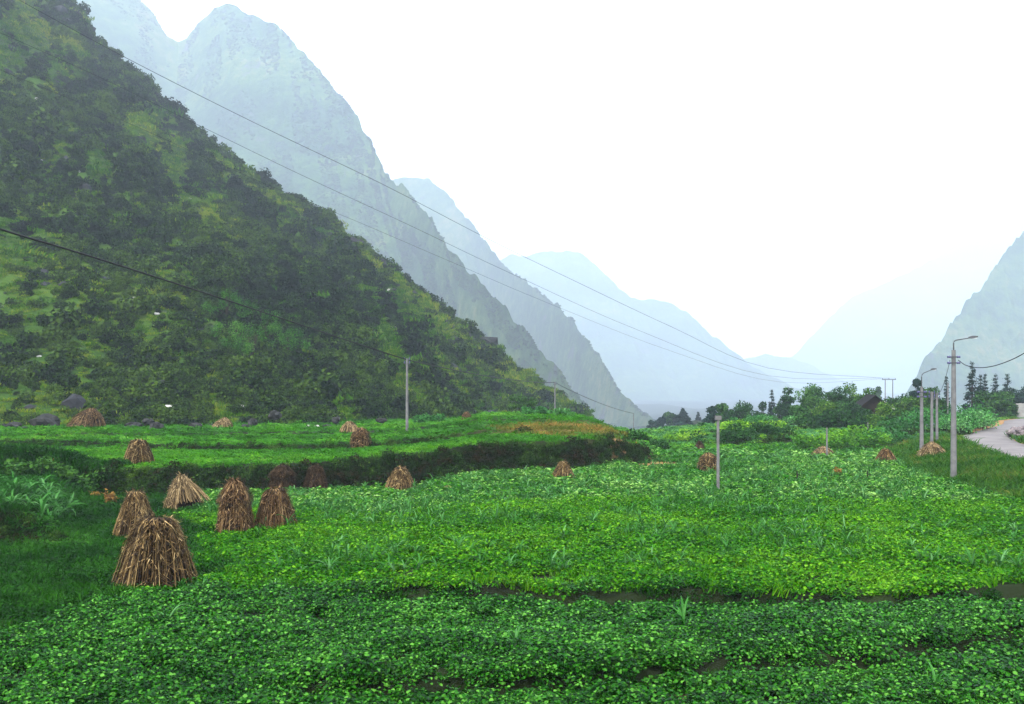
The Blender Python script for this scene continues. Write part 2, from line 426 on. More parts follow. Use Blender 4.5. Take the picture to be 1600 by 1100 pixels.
dry = np.exp(-((GX - 4) / 6)**2 - ((GY - 69) / 6)**2)
for nm, arr in (('soil', soil), ('dry', dry)):
    a = gme.attributes.new(nm, 'FLOAT', 'POINT'); a.data.foreach_set('value', np.clip(arr, 0, 1).astype(np.float32).ravel())
tag(obj('ground', gme), kind='structure')

# road: a slab with thickness
def road_mesh():
    P = ROADC; T = np.gradient(P, axis=0); T /= np.linalg.norm(T, axis=1)[:, None]
    Nn = np.stack([T[:, 1], -T[:, 0]], 1)
    V = []; prof = [(-1.95, -.12), (-1.9, .0), (-.9, .025), (0, .035), (.9, .025), (1.9, .0), (1.95, -.12)]
    for i in range(len(P)):
        for k, (u, z) in enumerate(prof):
            w = u * (1 + .035 * math.sin(i * 1.7 + k))
            V.append((P[i, 0] + Nn[i, 0] * w, P[i, 1] + Nn[i, 1] * w, ROAD_Z + .02 + z))
    k = len(prof); F = [(i * k + j, i * k + j + 1, (i + 1) * k + j + 1, (i + 1) * k + j) for i in range(len(P) - 1) for j in range(k - 1)]
    return mesh_from('road', np.array(V), F, M['road'], True)
tag(obj('road', road_mesh()), kind='structure')

# ------------------------------------------------------------------ mountains
def slope_mesh(name, ridge, foot, ns, nv, mat, amp, freq, back=1.2, vpow=1.4, shape=1.1, rough=.0, gully=0, gn=22):
    """a real mountain: foot line -> ridge line -> far side, with relief"""
    ridge = np.array(ridge, float); foot = np.array(foot, float)
    k = np.arange(len(ridge)); seg = np.linalg.norm(np.diff(ridge, axis=0), axis=1) + .5 * np.linalg.norm(np.diff(foot, axis=0), axis=1)
    cum = np.concatenate([[0], np.cumsum(np.sqrt(seg))]); s = np.linspace(0, cum[-1], ns)
    rg = np.stack([np.interp(s, cum, ridge[:, j]) for j in range(3)], 1)
    ft = np.stack([np.interp(s, cum, foot[:, j]) for j in range(3)], 1)
    t = np.linspace(0, 1, nv); v = t**vpow
    nb = max(8, nv // 5); vb = np.linspace(0, 1, nb + 1)[1:]
    Vf = ft[:, None, :] * (1 - v[None, :, None]) + rg[:, None, :] * v[None, :, None]
    Vf[..., 2] = ft[:, None, 2] + (rg[:, None, 2] - ft[:, None, 2]) * (v**shape)[None, :]
    away = (rg - ft); away[:, 2] = 0
    Vb = rg[:, None, :] + away[:, None, :] * (vb * back * .8)[None, :, None]
    Vb[..., 2] = rg[:, None, 2] + (-45 - rg[:, None, 2]) * vb[None, :]**1.3
    V = np.concatenate([Vf, Vb], 1)
    vv = np.concatenate([v, 1 - vb * .5])[None, :]
    hs = np.minimum(1, (rg[:, 2] - ft[:, 2]) / (amp * 6 + 1e-6))[:, None]
    sd = s[:, None] / cum[-1]
    # relief: spurs running down the slope + lumps
    n1 = fbm(V[..., 0] * freq + V[..., 2] * freq * .6, V[..., 1] * freq, 5, g=.52)
    n2 = fbm(V[..., 0] * freq * 5, V[..., 1] * freq * 5 + V[..., 2] * freq * 4, 3, g=.5)
    env = np.sin(np.clip(vv, 0, 1) * np.pi * .62)**.8 * hs
    ends = ss(0, .03, sd) if True else 1
    # damp near the ridge so that the skyline keeps its line, with small crags only
    skyline = np.exp(-((vv - 1) / .10)**2)
    V[..., 2] += (amp * n1 * (1 - .75 * skyline) + amp * .32 * n2) * env * ends + rough * n2 * skyline * hs
    V[..., 2] += gully * fbm(sd * gn + .6 * vv, vv * 2.2 + 0 * sd, 4) * env * ends * (1 - .6 * skyline)
    V[..., 1] += amp * .5 * n2 * env * ends * (1 - .6 * skyline)
    n = nv + nb; ii = np.arange(ns * n).reshape(ns, n)
    F = np.stack([ii[:-1, :-1], ii[:-1, 1:], ii[1:, 1:], ii[1:, :-1]], -1).reshape(-1, 4)
    me = mesh_from(name, V.reshape(-1, 3), F, mat, True)
    return me, V[:, :nv], v

near_ridge = [(945, 677, 205), (900, 632, 210), (800, 572, 220), (692, 490, 238), (620, 430, 252), (562, 384, 265), (469, 318, 285), (382, 264, 302), (316, 216, 318), (235, 136, 335), (147, 57, 352), (109, 2, 362), (0, -130, 390), (-150, -300, 430), (-400, -560, 490)]
near_foot = [(21, 205), (19, 193), (15, 178), (10, 160), (4, 142), (-2, 126), (-7, 112), (-12, 100), (-18, 91), (-27, 85.5), (-40, 83.5), (-55, 82.5), (-80, 82), (-120, 84), (-200, 90)]
nf = [(x, y, h1(x, y) - 1.0) for x, y in near_foot]
me, NV, nvv = slope_mesh('hillside', [pix(*p) for p in near_ridge], nf, 520, 300, M['hillside'], 9, .026, rough=3.0, gully=9, gn=26)
tag(obj('hillside', me), kind='structure')

FLANKS = []
def far_mountain(name, ridge, ox, oy, amp, freq, ns=260, nv=130, rough=6, zf=-80, far=2.5):
    rg = [pix(px, py, Y * far) for px, py, Y in ridge]; amp *= far; freq /= far; rough *= far
    ft = [(r[0] + ox * max(r[2] - zf, 5), r[1] - oy * max(r[2] - zf, 5), zf) for r in rg]
    me, V, v = slope_mesh(name, rg, ft, ns, nv, M['mountain'], amp, freq, vpow=1.0, shape=1.25, rough=rough, back=1.0, gully=amp * .7, gn=16)
    o = tag(obj(name, me), kind='structure')
    FLANKS.append((V, v))
    return o

m2 = far_mountain('mountain', [(952, 674, 700), (925, 642, 734), (900, 612, 776), (840, 540, 881), (760, 450, 1019), (700, 385, 1159), (668, 336, 1274), (630, 292, 1401), (606, 274, 1476), (588, 240, 1539), (575, 210, 1592), (558, 185, 1632), (532, 150, 1690), (500, 112, 1754), (475, 82, 1805), (447, 58, 1857), (430, 36, 1892), (405, 28, 1939), (372, 9, 1979), (350, 6, 2002), (332, 16, 2026), (312, 34, 2043), (292, 58, 2054), (278, 63, 2054), (262, 52, 2054), (235, 18, 2054), (214, -4, 2054), (150, -50, 2054), (60, -90, 2054), (-150, -60, 2054)], .35, 1.0, 24, .0030, ns=520, nv=240, rough=8, far=1.0)
m3 = far_mountain('mountain', [(1030, 664, 1050), (1005, 642, 1101), (962, 602, 1224), (936, 560, 1339), (900, 504, 1536), (864, 470, 1727), (800, 424, 2078), (776, 400, 2237), (744, 357, 2428), (720, 330, 2556), (700, 303, 2639), (672, 280, 2716), (652, 274, 2767), (618, 279, 2811), (580, 300, 2843), (500, 330, 2843)], .35, 1.0, 24, .0024, ns=520, nv=260, rough=9, far=1.0)
far_mountain('mountain', [(1330, 622, 1900), (1240, 606, 2000), (1180, 575, 2100), (1160, 560, 2150), (1140, 545, 2200), (1100, 509, 2260), (1075, 489, 2300), (1050, 474, 2330), (1005, 470, 2360), (985, 462, 2380), (955, 440, 2420), (935, 415, 2450), (912, 400, 2480), (885, 391, 2500), (865, 397, 2520), (835, 398, 2550), (808, 398, 2580), (760, 410, 2600), (650, 440, 2650)], .3, 1.5, 26, .003, rough=9, far=1.7)
far_mountain('mountain', [(1420, 620, 2900), (1340, 606, 2950), (1300, 588, 3000), (1270, 572, 3000), (1240, 560, 3000), (1215, 558, 3000), (1195, 552, 3000), (1172, 558, 3000), (1140, 566, 3000), (1050, 590, 3000)], 0, 1.0, 14, .003, ns=160, nv=70, far=1.65)
far_mountain('mountain', [(1160, 600, 4300), (1210, 578, 4300), (1240, 554, 4300), (1262, 533, 4300), (1290, 504, 4300), (1310, 480, 4300), (1335, 462, 4300), (1370, 448, 4300), (1420, 425, 4350), (1480, 392, 4400), (1540, 350, 4450), (1600, 312, 4500), (1680, 290, 4500), (1800, 300, 4500)], 0, .8, 30, .002, ns=160, nv=80, far=1.5)
far_mountain('mountain', [(1395, 640, 880), (1425, 600, 900), (1437, 576, 930), (1452, 555, 950), (1480, 520, 980), (1500, 487, 1000), (1520, 460, 1020), (1542, 436, 1040), (1560, 408, 1060), (1580, 385, 1080), (1600, 356, 1100), (1640, 305, 1130), (1700, 240, 1150), (1800, 180, 1150), (1950, 200, 1150)], -.25, .9, 20, .0055, rough=7, far=1.75)

# ------------------------------------------------------------------ plants: leaf builders and scatter
HEXL = np.array([(0, 0, 0), (.38, .30, .10), (.30, .70, .07), (0, 1, -.06), (-.30, .70, .07), (-.38, .30, .10)])
RHO = np.array([(0, 0, 0), (.36, .45, .10), (0, 1, -.05), (-.36, .45, .10)])
def frames(D, N):
    D = D / np.linalg.norm(D, axis=1)[:, None]
    S = np.cross(D, N); S /= np.linalg.norm(S, axis=1)[:, None] + 1e-9
    N2 = np.cross(S, D)
    return S, D, N2
def leaves(P, D, N, size, hexa=False, width=1.0):
    S, D, N2 = frames(D, N)
    T = HEXL if hexa else RHO
    sz = np.asarray(size).reshape(-1, 1, 1)
    V = P[:, None, :] + sz * (S[:, None, :] * T[None, :, 0:1] * width + D[:, None, :] * T[None, :, 1:2] + N2[:, None, :] * T[None, :, 2:3])
    n, k = len(P), len(T)
    b = (np.arange(n) * k)[:, None]
    if hexa: F = np.concatenate([b + np.array([[0, 1, 2, 3]]), b + np.array([[0, 3, 4, 5]])])
    else: F = np.concatenate([b + np.array([[0, 1, 2]]), b + np.array([[0, 2, 3]])])
    return V.reshape(-1, 3), F
def rdir(r, n):
    v = r.normal(size=(n, 3)); return v / np.linalg.norm(v, axis=1)[:, None]

PROTO = {}
def proto(kind, me):
    c = PROTO.setdefault(kind, bpy.data.collections.new('source_' + kind))
    o = bpy.data.objects.new('%s_%02d' % (kind, len(c.objects)), me); c.objects.link(o)

def bean_mesh(r, n, mat, spread=.27, hh=.34, size=.085):
    a = r.uniform(0, 2 * np.pi, n); q = np.sqrt(r.uniform(0, 1, n)) * spread
    z = hh * (1 - .55 * (q / spread)**2) * r.uniform(.55, 1.0, n)
    P = np.stack([q * np.cos(a), q * np.sin(a), z], 1)
    D = np.stack([np.cos(a + r.normal(0, .8, n)), np.sin(a + r.normal(0, .8, n)), r.uniform(-.55, .25, n)], 1)
    N = rdir(r, n) * .55 + np.array([0, 0, 1.0])
    V, F = leaves(P, D, N, size * r.uniform(.7, 1.3, n), True)
    return mesh_from('bean', V, F, mat)

def maize_mesh(r, mat, n=8, L=.6, w=.05):
    m = MB()
    for i in range(n):
        a = r.uniform(0, 6.28); l = L * r.uniform(.6, 1.1); up = r.uniform(.75, 1.0); bow = r.uniform(.4, .75); base = .25 * L * i / n
        V = []; K = 7
        for k in range(K):
            t = k / (K - 1)
            rr = l * (.60 * t**1.7); zz = base + l * up * (t - bow * t**3.2)
            ww = w * (.55 + .9 * t * (1 - t) * 2) * (1 - t**3) + .002
            tx, ty = -math.sin(a), math.cos(a)
            V += [(rr * math.cos(a) + tx * ww / 2, rr * math.sin(a) + ty * ww / 2, zz + .015), (rr * math.cos(a), rr * math.sin(a), zz), (rr * math.cos(a) - tx * ww / 2, rr * math.sin(a) - ty * ww / 2, zz + .015)]
        F = []
        for k in range(K - 1):
            F += [(3 * k, 3 * k + 1, 3 * k + 4, 3 * k + 3), (3 * k + 1, 3 * k + 2, 3 * k + 5, 3 * k + 4)]
        m.add(V, F)
    m.tube([(0, 0, -.05), (0, 0, .3 * L)], [w * .3, w * .15], 5)
    return mesh_from('maize', np.array(m.v), m.f, mat, True)

def grass_mesh(r, mat, n=40, spread=.3, L=.35, w=.02):
    a = r.uniform(0, 6.28, n); q = np.sqrt(r.uniform(0, 1, n)) * spread
    P = np.stack([q * np.cos(a), q * np.sin(a), np.zeros(n) - .03], 1)
    lean = rdir(r, n) * .55; lean[:, 2] = 1
    N = rdir(r, n); l = L * r.uniform(.5, 1.2, n)
    S, D, N2 = frames(lean, N)
    mid = P + D * (l * .6)[:, None]
    tip = mid + (D + np.stack([lean[:, 0], lean[:, 1], -r.uniform(.2, .9, n)], 1) * .7) * (l * .4)[:, None]
    ww = (w * r.uniform(.6, 1.4, n))[:, None]
    V = np.stack([P - S * ww, P + S * ww, mid + S * ww * .8, mid - S * ww * .8, tip], 1).reshape(-1, 3)
    b = (np.arange(n) * 5)[:, None]
    F = [tuple(x) for x in b + np.array([[0, 1, 2, 3]])] + [tuple(x) for x in b + np.array([[3, 2, 4]])]
    return mesh_from('grass', V, F, mat)

def shrub_mesh(r, mat, n=200, size=.22, flat=.75, lumps=5):
    C = rdir(r, lumps) * r.uniform(.2, .6, (lumps, 1)); C[:, 2] = np.abs(C[:, 2]) * flat + .3
    rr = r.uniform(.3, .5, lumps)
    k = r.randint(0, lumps, n); d = rdir(r, n)
    P = C[k] + d * (rr[k] * r.uniform(.75, 1.05, n))[:, None]
    P[:, 2] = np.maximum(P[:, 2], -.1)
    N = d + rdir(r, n) * .6 + np.array([0, 0, .3]); D = rdir(r, n)
    V, F = leaves(P, D, N, size * r.uniform(.6, 1.3, n), False, 1.5)
    return mesh_from('shrub', V, F, mat)

def rock_mesh(r, mat, sub=2, crag=.35):
    import bmesh
    bm = bmesh.new(); bmesh.ops.create_icosphere(bm, subdivisions=sub, radius=1)
    sx, sy, sz = r.uniform(.7, 1.2), r.uniform(.6, 1.1), r.uniform(.55, .95); o = r.uniform(0, 50)
    for v in bm.verts:
        c = v.co.copy()
        n = float(fbm(np.array([c.x * 1.1 + o + c.z]), np.array([c.y * 1.1 + c.z * .7]), 3)[0])
        v.co = Vector((c.x * sx, c.y * sy, c.z * sz)) * (1 + crag * n * 1.6)
    me = bpy.data.meshes.new('rock'); bm.to_mesh(me); bm.free(); me.materials.append(mat)
    return me

for i in range(5): proto('bean_dark', bean_mesh(R, 145, M['bean_dark'], .28, .36, .066))
for i in range(4): proto('bean_light', bean_mesh(R, 80, M['bean_light'], .27, .30, .075))
for i in range(2): proto('bean_light', grass_mesh(R, M['bean_light'], 45, .25, .32, .012))
for i in range(4): proto('bean_pale', bean_mesh(R, 70, M['bean_pale'], .30, .30, .085))
for i in range(3): proto('bean_pale', maize_mesh(R, M['maize'], 7, .42, .045))
for i in range(3): proto('weed', bean_mesh(R, 80, M['weed'], .30, .24, .06))
for i in range(3): proto('weed', grass_mesh(R, M['weed'], 60, .3, .34, .012))
for i in range(3): proto('terrace', grass_mesh(R, M['terrace'], 60, .38, .26, .02))
for i in range(3): proto('terrace', bean_mesh(R, 60, M['terrace'], .36, .22, .085))
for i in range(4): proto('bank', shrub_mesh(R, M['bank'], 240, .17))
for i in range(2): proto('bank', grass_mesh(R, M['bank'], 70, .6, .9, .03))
for i in range(4): proto('verge', grass_mesh(R, M['verge'], 70, .4, .42, .016))
for i in range(3): proto('dry_grass', grass_mesh(R, M['dry_grass'], 70, .45, .42, .018))
for i in range(5): proto('hill_shrub', shrub_mesh(R, M['hill_shrub'], 560, .145, lumps=6))
for i in range(4): proto('hill_grass', grass_mesh(R, M['hill_grass'], 150, .95, .36, .030))
for i in range(4): proto('hill_rock', rock_mesh(R, M['rock_grey'], 2, .5))
for i in range(3): proto('hill_pale', rock_mesh(R, M['rock_pale'], 2, .4))
for i in range(3): proto('bamboo', shrub_mesh(R, M['bamboo'], 320, .22))
for i in range(4): proto('low_crop', shrub_mesh(R, M['hedge'], 180, .16, .5))
for i in range(2): proto('low_crop', shrub_mesh(R, M['hedge_yellow'], 180, .16, .5))

def scatter(name, P, rot, scl, kind, label, cat):
    coll = PROTO[kind]; k = len(coll.objects)
    P = np.asarray(P, np.float32); n = len(P)
    me = bpy.data.meshes.new(name); me.vertices.add(n); me.vertices.foreach_set('co', P.ravel())
    a = me.attributes.new('rot', 'FLOAT_VECTOR', 'POINT'); a.data.foreach_set('vector', np.asarray(rot, np.float32).ravel())
    a = me.attributes.new('scl', 'FLOAT_VECTOR', 'POINT'); a.data.foreach_set('vector', np.asarray(scl, np.float32).ravel())
    a = me.attributes.new('pick', 'INT', 'POINT'); a.data.foreach_set('value', R.randint(0, k, n).astype(np.int32))
    o = obj(name, me)
    g = bpy.data.node_groups.new(name, 'GeometryNodeTree')
    g.interface.new_socket('Geometry', in_out='INPUT', socket_type='NodeSocketGeometry')
    g.interface.new_socket('Geometry', in_out='OUTPUT', socket_type='NodeSocketGeometry')
    gi = g.nodes.new('NodeGroupInput'); go = g.nodes.new('NodeGroupOutput')
    ip = g.nodes.new('GeometryNodeInstanceOnPoints'); ci = g.nodes.new('GeometryNodeCollectionInfo')
    ci.inputs['Collection'].default_value = coll
    ci.inputs['Separate Children'].default_value = True; ci.inputs['Reset Children'].default_value = True
    def att(nm, dt):
        q = g.nodes.new('GeometryNodeInputNamedAttribute'); q.data_type = dt; q.inputs['Name'].default_value = nm
        return q.outputs['Attribute']
    g.links.new(gi.outputs[0], ip.inputs['Points']); g.links.new(ci.outputs[0], ip.inputs['Instance'])
    ip.inputs['Pick Instance'].default_value = True
    g.links.new(att('pick', 'INT'), ip.inputs['Instance Index'])
    g.links.new(att('rot', 'FLOAT_VECTOR'), ip.inputs['Rotation'])
    g.links.new(att('scl', 'FLOAT_VECTOR'), ip.inputs['Scale'])
    g.links.new(ip.outputs[0], go.inputs[0])
    md = o.modifiers.new('scatter', 'NODES'); md.node_group = g
    return tag(o, label, cat, kind='stuff')

def spots(n, y0, y1, xl=-.66, xr=.66, pad=2.5):
    Y = np.sqrt(R.uniform(y0**2, y1**2, n)); X = R.uniform(xl, xr, n) * Y + R.uniform(-pad, pad, n)
    return X, Y
def area(y0, y1): return .66 * (y1**2 - y0**2)
def put(X, Y, base, var, tilt=.15, sink=0.0, tall=1.0):
    Z = height(X, Y) - sink
    s = base * R.uniform(1 - var, 1 + var, len(X))
    rot = np.stack([R.normal(0, tilt, len(X)), R.normal(0, tilt, len(X)), R.uniform(0, 6.28, len(X))], 1)
    return np.stack([X, Y, Z], 1), rot, np.stack([s, s, s * tall * R.uniform(.85, 1.15, len(X))], 1)

CROP = {k: [] for k in ('bean_dark', 'bean_light', 'bean_pale', 'weed', 'terrace', 'bank', 'verge', 'dry_grass', 'low_crop')}
for y0, y1, dens, sc in ((11, 17, 20, .95), (17, 26, 20, 1.0), (26, 42, 15, 1.1), (42, 63, 9, 1.35), (63, 100, 4.2, 2.0), (100, 150, 1.1, 3.4)):
    X, Y = spots(int(area(y0, y1) * dens), y0, y1)
    d, sd = road_dist(X, Y)
    rnd = R.uniform(0, 1, len(X))
    lum = fbm(X * .5, Y * .9, 3); big = fbm(X * .09 + 4, Y * .12, 3)
    steep = np.hypot(height(X + .3, Y) - height(X - .3, Y), height(X, Y + .3) - height(X, Y - .3)) / .6
    wl = weed_edge(Y) + 1.2 * pnoise(X * .7, Y * .7)
    ondirt = (d < 2.35 + .3 * rnd)
    soilp = (((X - 9.4) / 2.5)**2 + ((Y - 61.4) / 2.4)**2 < 1) | (((X - 2.9) / .7)**2 + ((Y - 16.9) / .3)**2 < 1)
    fur = (np.abs(Y - furrow(X) + .05) < .15 + .19 * pnoise(X * .7, 6.2)) & (X > -3) & (X < 13)
    edge = (np.abs(Y - plot_edge(X) + .05) < .13 + .17 * pnoise(X * .6, 2.2)) & (X > -4.5) & (X < 14)
    upper = (Y > bank_foot(X) - .1) & (X < 9.5)
    lowt = (X + 17 + .4 * (Y - 35.3) < 0) & (Y > 33.0)
    verge = (sd < 0) & (d < 7.5) | (sd > 0)
    mound = (Y > 78) & (X > 14)
    hole = lum < -.26
    ok = ~ondirt & ~soilp
    zones = {}
    zones['weed'] = ok & ((X < wl) & ~upper | (fur | edge) & (rnd < .5))
    main = ok & ~zones['weed'] & ~upper & ~lowt & ~verge & ~mound
    pe = plot_edge(X) + 1.6 * lum * ((X < -3) | (X > 13) | (np.abs(X - 3) < 1.6)) + .25 * (rnd - .5)
    zones['bean_dark'] = main & (Y < pe) & ~fur & ~edge & ~(hole & (rnd < .85))
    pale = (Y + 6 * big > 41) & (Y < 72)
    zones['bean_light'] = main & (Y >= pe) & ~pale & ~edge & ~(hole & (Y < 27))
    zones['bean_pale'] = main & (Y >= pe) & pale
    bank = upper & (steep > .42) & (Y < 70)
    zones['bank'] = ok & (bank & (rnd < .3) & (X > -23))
    dryz = np.exp(-((X - 4.6) / 5)**2 - ((Y - 68) / 5)**2) > .18 + .5 * rnd + .3 * lum
    zones['dry_grass'] = ok & upper & ~bank & dryz
    zones['terrace'] = ok & upper & ~(bank & (X > -23)) & ~dryz & (Y < 112)
    zones['verge'] = ok & verge & ~mound & ~upper & (d < 14)
    zones['low_crop'] = ok & mound & (d > 3.2) & (rnd < .75) & ~((Y > 93) & (X > 31) & (X < 50))
    for k, msk in zones.items():
        if not msk.any(): continue
        f = {'bank': .4, 'low_crop': .36, 'terrace': .85, 'dry_grass': .7}.get(k, 1.0)
        tall = {'terrace': .55, 'verge': .8, 'dry_grass': .7, 'low_crop': .75}.get(k, 1.0) * (1.35 / max(sc, 1.35))
        if k in ('bean_dark', 'bean_light', 'bean_pale'): tall = 1.0 * (1.1 / max(1.1, sc))**.6
        swell = 1 + .35 * np.clip(fbm(X[msk] * .35 + 9, Y[msk] * .5, 3), -.6, .8)
        P, r, s = put(X[msk], Y[msk], sc * f * swell, .32, tall=tall, sink=.05 if k != 'bank' else .15)
        CROP[k].append((P, r, s))
LBL = {'bean_dark': ('low dark green bean plants covering the nearest field', 'bean plants'),
       'bean_light': ('bright yellow green bean plants in the middle field', 'bean plants'),
       'bean_pale': ('pale green beans and maize seedlings across the far field', 'crop'),
       'weed': ('dark weeds and grass around the largest straw stack', 'weeds'),
       'terrace': ('short green grass on the upper terraces', 'grass'),
       'bank': ('dark bushes and brambles on the terrace bank faces', 'bushes'),
       'verge': ('olive and brown grass on the road embankment', 'grass'),
       'dry_grass': ('dry yellow grass on the round knoll', 'dry grass'),
       'low_crop': ('leafy crops on the terraced mound behind the field', 'crop')}
NAMES = {'bean_dark': 'bean_crop', 'bean_light': 'bean_crop', 'bean_pale': 'mixed_crop', 'weed': 'weed_cover', 'terrace': 'terrace_grass', 'bank': 'bank_brambles', 'verge': 'verge_grass', 'dry_grass': 'dry_grass', 'low_crop': 'leafy_crop'}
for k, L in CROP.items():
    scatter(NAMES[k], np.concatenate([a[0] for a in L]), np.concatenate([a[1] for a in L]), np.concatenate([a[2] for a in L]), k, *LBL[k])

for i in range(4): proto('seedling', maize_mesh(R, M['maize'], 7, .72, .045))
X, Y = spots(5200, 26, 62); d, sd = road_dist(X, Y)
k = (X > weed_edge(Y) + 1) & (Y < bank_foot(X) - 1.5) & (d > 8) & (sd < 0) & (fbm(X * .16 + 2, Y * .3, 3) > .02) & (Y > plot_edge(X) + 1.5)
P, r_, s_ = put(X[k], Y[k], 1.0, .3, sink=.02)
scatter('maize_seedlings', P, r_, s_, 'seedling', 'patches of maize seedlings rising from the middle field', 'maize')

# low terrace edge on the left gets tall green maize and grass on top, brambles on its face
n = 170
X = R.uniform(-24, -17.6, n); Y = R.uniform(34.6, 41, n); m = X + 17 + .4 * (Y - 35.3) < -1.0
P, r_, s_ = put(X[m], Y[m], 1.9, .25, sink=.05)
for i in range(3): proto('maize_patch', maize_mesh(R, M['maize'], 8, .55, .05))
scatter('maize_patch', P, r_, s_, 'maize_patch', 'patch of young maize on the low terrace at left', 'maize')

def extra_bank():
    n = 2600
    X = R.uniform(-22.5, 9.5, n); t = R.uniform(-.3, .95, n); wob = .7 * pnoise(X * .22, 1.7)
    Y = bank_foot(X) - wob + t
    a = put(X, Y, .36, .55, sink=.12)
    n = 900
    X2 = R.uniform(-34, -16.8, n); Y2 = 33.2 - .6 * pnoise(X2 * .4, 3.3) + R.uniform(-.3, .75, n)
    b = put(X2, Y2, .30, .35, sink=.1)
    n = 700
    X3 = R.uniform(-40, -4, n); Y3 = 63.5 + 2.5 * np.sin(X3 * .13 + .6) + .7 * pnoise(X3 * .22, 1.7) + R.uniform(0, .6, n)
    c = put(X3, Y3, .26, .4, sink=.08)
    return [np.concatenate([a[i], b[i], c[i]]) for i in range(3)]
n = 2600
X4 = R.uniform(-50, -21.5, n); Y4 = bank_foot(X4) + R.uniform(-1.2, 2.2, n)
P, r_, s_ = put(X4, Y4, 1.5, .4, sink=.05)
scatter('bank_weeds', P, r_, s_, 'weed', 'rank green weeds on the sloping bank at the left edge', 'weeds')
P, r_, s_ = extra_bank()
def foot_shade_rows():  # dark plants added in place of shade under hedge rows and steps
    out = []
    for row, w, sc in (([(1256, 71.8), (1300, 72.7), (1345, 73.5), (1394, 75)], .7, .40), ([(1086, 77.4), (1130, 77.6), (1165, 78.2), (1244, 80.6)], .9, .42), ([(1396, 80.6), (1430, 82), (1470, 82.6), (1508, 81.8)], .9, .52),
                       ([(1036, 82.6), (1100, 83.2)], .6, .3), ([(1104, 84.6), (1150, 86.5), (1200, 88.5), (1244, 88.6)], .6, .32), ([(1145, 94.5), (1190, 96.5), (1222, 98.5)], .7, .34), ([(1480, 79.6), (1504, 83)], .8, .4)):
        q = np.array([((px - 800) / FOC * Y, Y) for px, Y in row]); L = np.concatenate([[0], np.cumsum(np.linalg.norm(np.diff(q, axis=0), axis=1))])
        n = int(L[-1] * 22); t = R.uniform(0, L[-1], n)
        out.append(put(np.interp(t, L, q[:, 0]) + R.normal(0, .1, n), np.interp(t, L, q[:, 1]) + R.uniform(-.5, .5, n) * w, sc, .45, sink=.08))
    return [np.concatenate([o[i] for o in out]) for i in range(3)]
Q = foot_shade_rows()
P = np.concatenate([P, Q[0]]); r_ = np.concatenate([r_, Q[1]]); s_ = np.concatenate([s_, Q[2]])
scatter('terrace_brambles', P, r_, s_, 'bank', 'dark brambles along the terrace edges, dark plants added as shade at hedge and step feet', 'brambles')

# hillside cover
def on_slope(n, pw=1.0):
    i = R.uniform(0, NV.shape[0] - 1.01, n); j = (R.uniform(0, 1, n)**pw) * (NV.shape[1] - 1.01)
    i0 = i.astype(int); j0 = j.astype(int); fi = (i - i0)[:, None]; fj = (j - j0)[:, None]
    P = (NV[i0, j0] * (1 - fi) * (1 - fj) + NV[i0 + 1, j0] * fi * (1 - fj) + NV[i0, j0 + 1] * (1 - fi) * fj + NV[i0 + 1, j0 + 1] * fi * fj)
    px = P[:, 0] / P[:, 1] * FOC + 800
    k = (px > -140) & (P[:, 1] > 80)
    return P[k], np.stack([nvv[j0[k]], i[k] / NV.shape[0]], 1)
def slope_set(name, n, kind, cover, size, label, cat, pw=1.0, tall=1.0):
    P, v = on_slope(n, pw); c = cover(P, v); P = P[R.uniform(0, 1, len(P)) < c]
    dist = P[:, 1]
    s = size * np.exp(R.normal(-.12, .42, len(P))) * np.clip(dist / 200, .55, 2.2)**.6
    rot = np.stack([R.normal(0, .2, len(P)), R.normal(0, .2, len(P)), R.uniform(0, 6.28, len(P))], 1)
    P = P.copy(); P[:, 2] -= .15 * s
    scatter(name, P, rot, np.stack([s, s, s * tall], 1), kind, label, cat)
def band(P, f=1.0):
    # bands of scrub that follow the fall of the spurs
    u = P[:, 0] * .030 + P[:, 2] * .020; w = P[:, 0] * .008 - P[:, 2] * .010 + P[:, 1] * .006
    return fbm(u * .55 * f + 3, w * 1.9 * f, 4)
def scrub_share(P, vs_):
    v = vs_[:, 0]; streak = fbm(vs_[:, 1] * 34 + .8 * v, v * 3.0, 4)
    low = ss(.0, .06, v) * (1 - ss(.30, .42, v)); top = ss(.74, .88, v); foot = 1 - ss(.015, .05, v)
    return np.clip(.26 + .38 * low + .75 * top - .14 * foot + 1.5 * band(P) + 2.0 * streak, .03, 1) * (1 - .93 * (1 - ss(.08, .2, vs_[:, 1])) * ss(.3, .6, v))
slope_set('hillside_scrub', 62000, 'hill_shrub', scrub_share, 1.35, 'dark scrub and small trees covering the steep near hillside', 'scrub')
slope_set('hillside_grass', 100000, 'hill_grass', lambda P, v: np.clip(1.05 - 1.15 * scrub_share(P, v), .05, 1), 1.1, 'yellow green grass on the open bands of the hillside', 'grass')
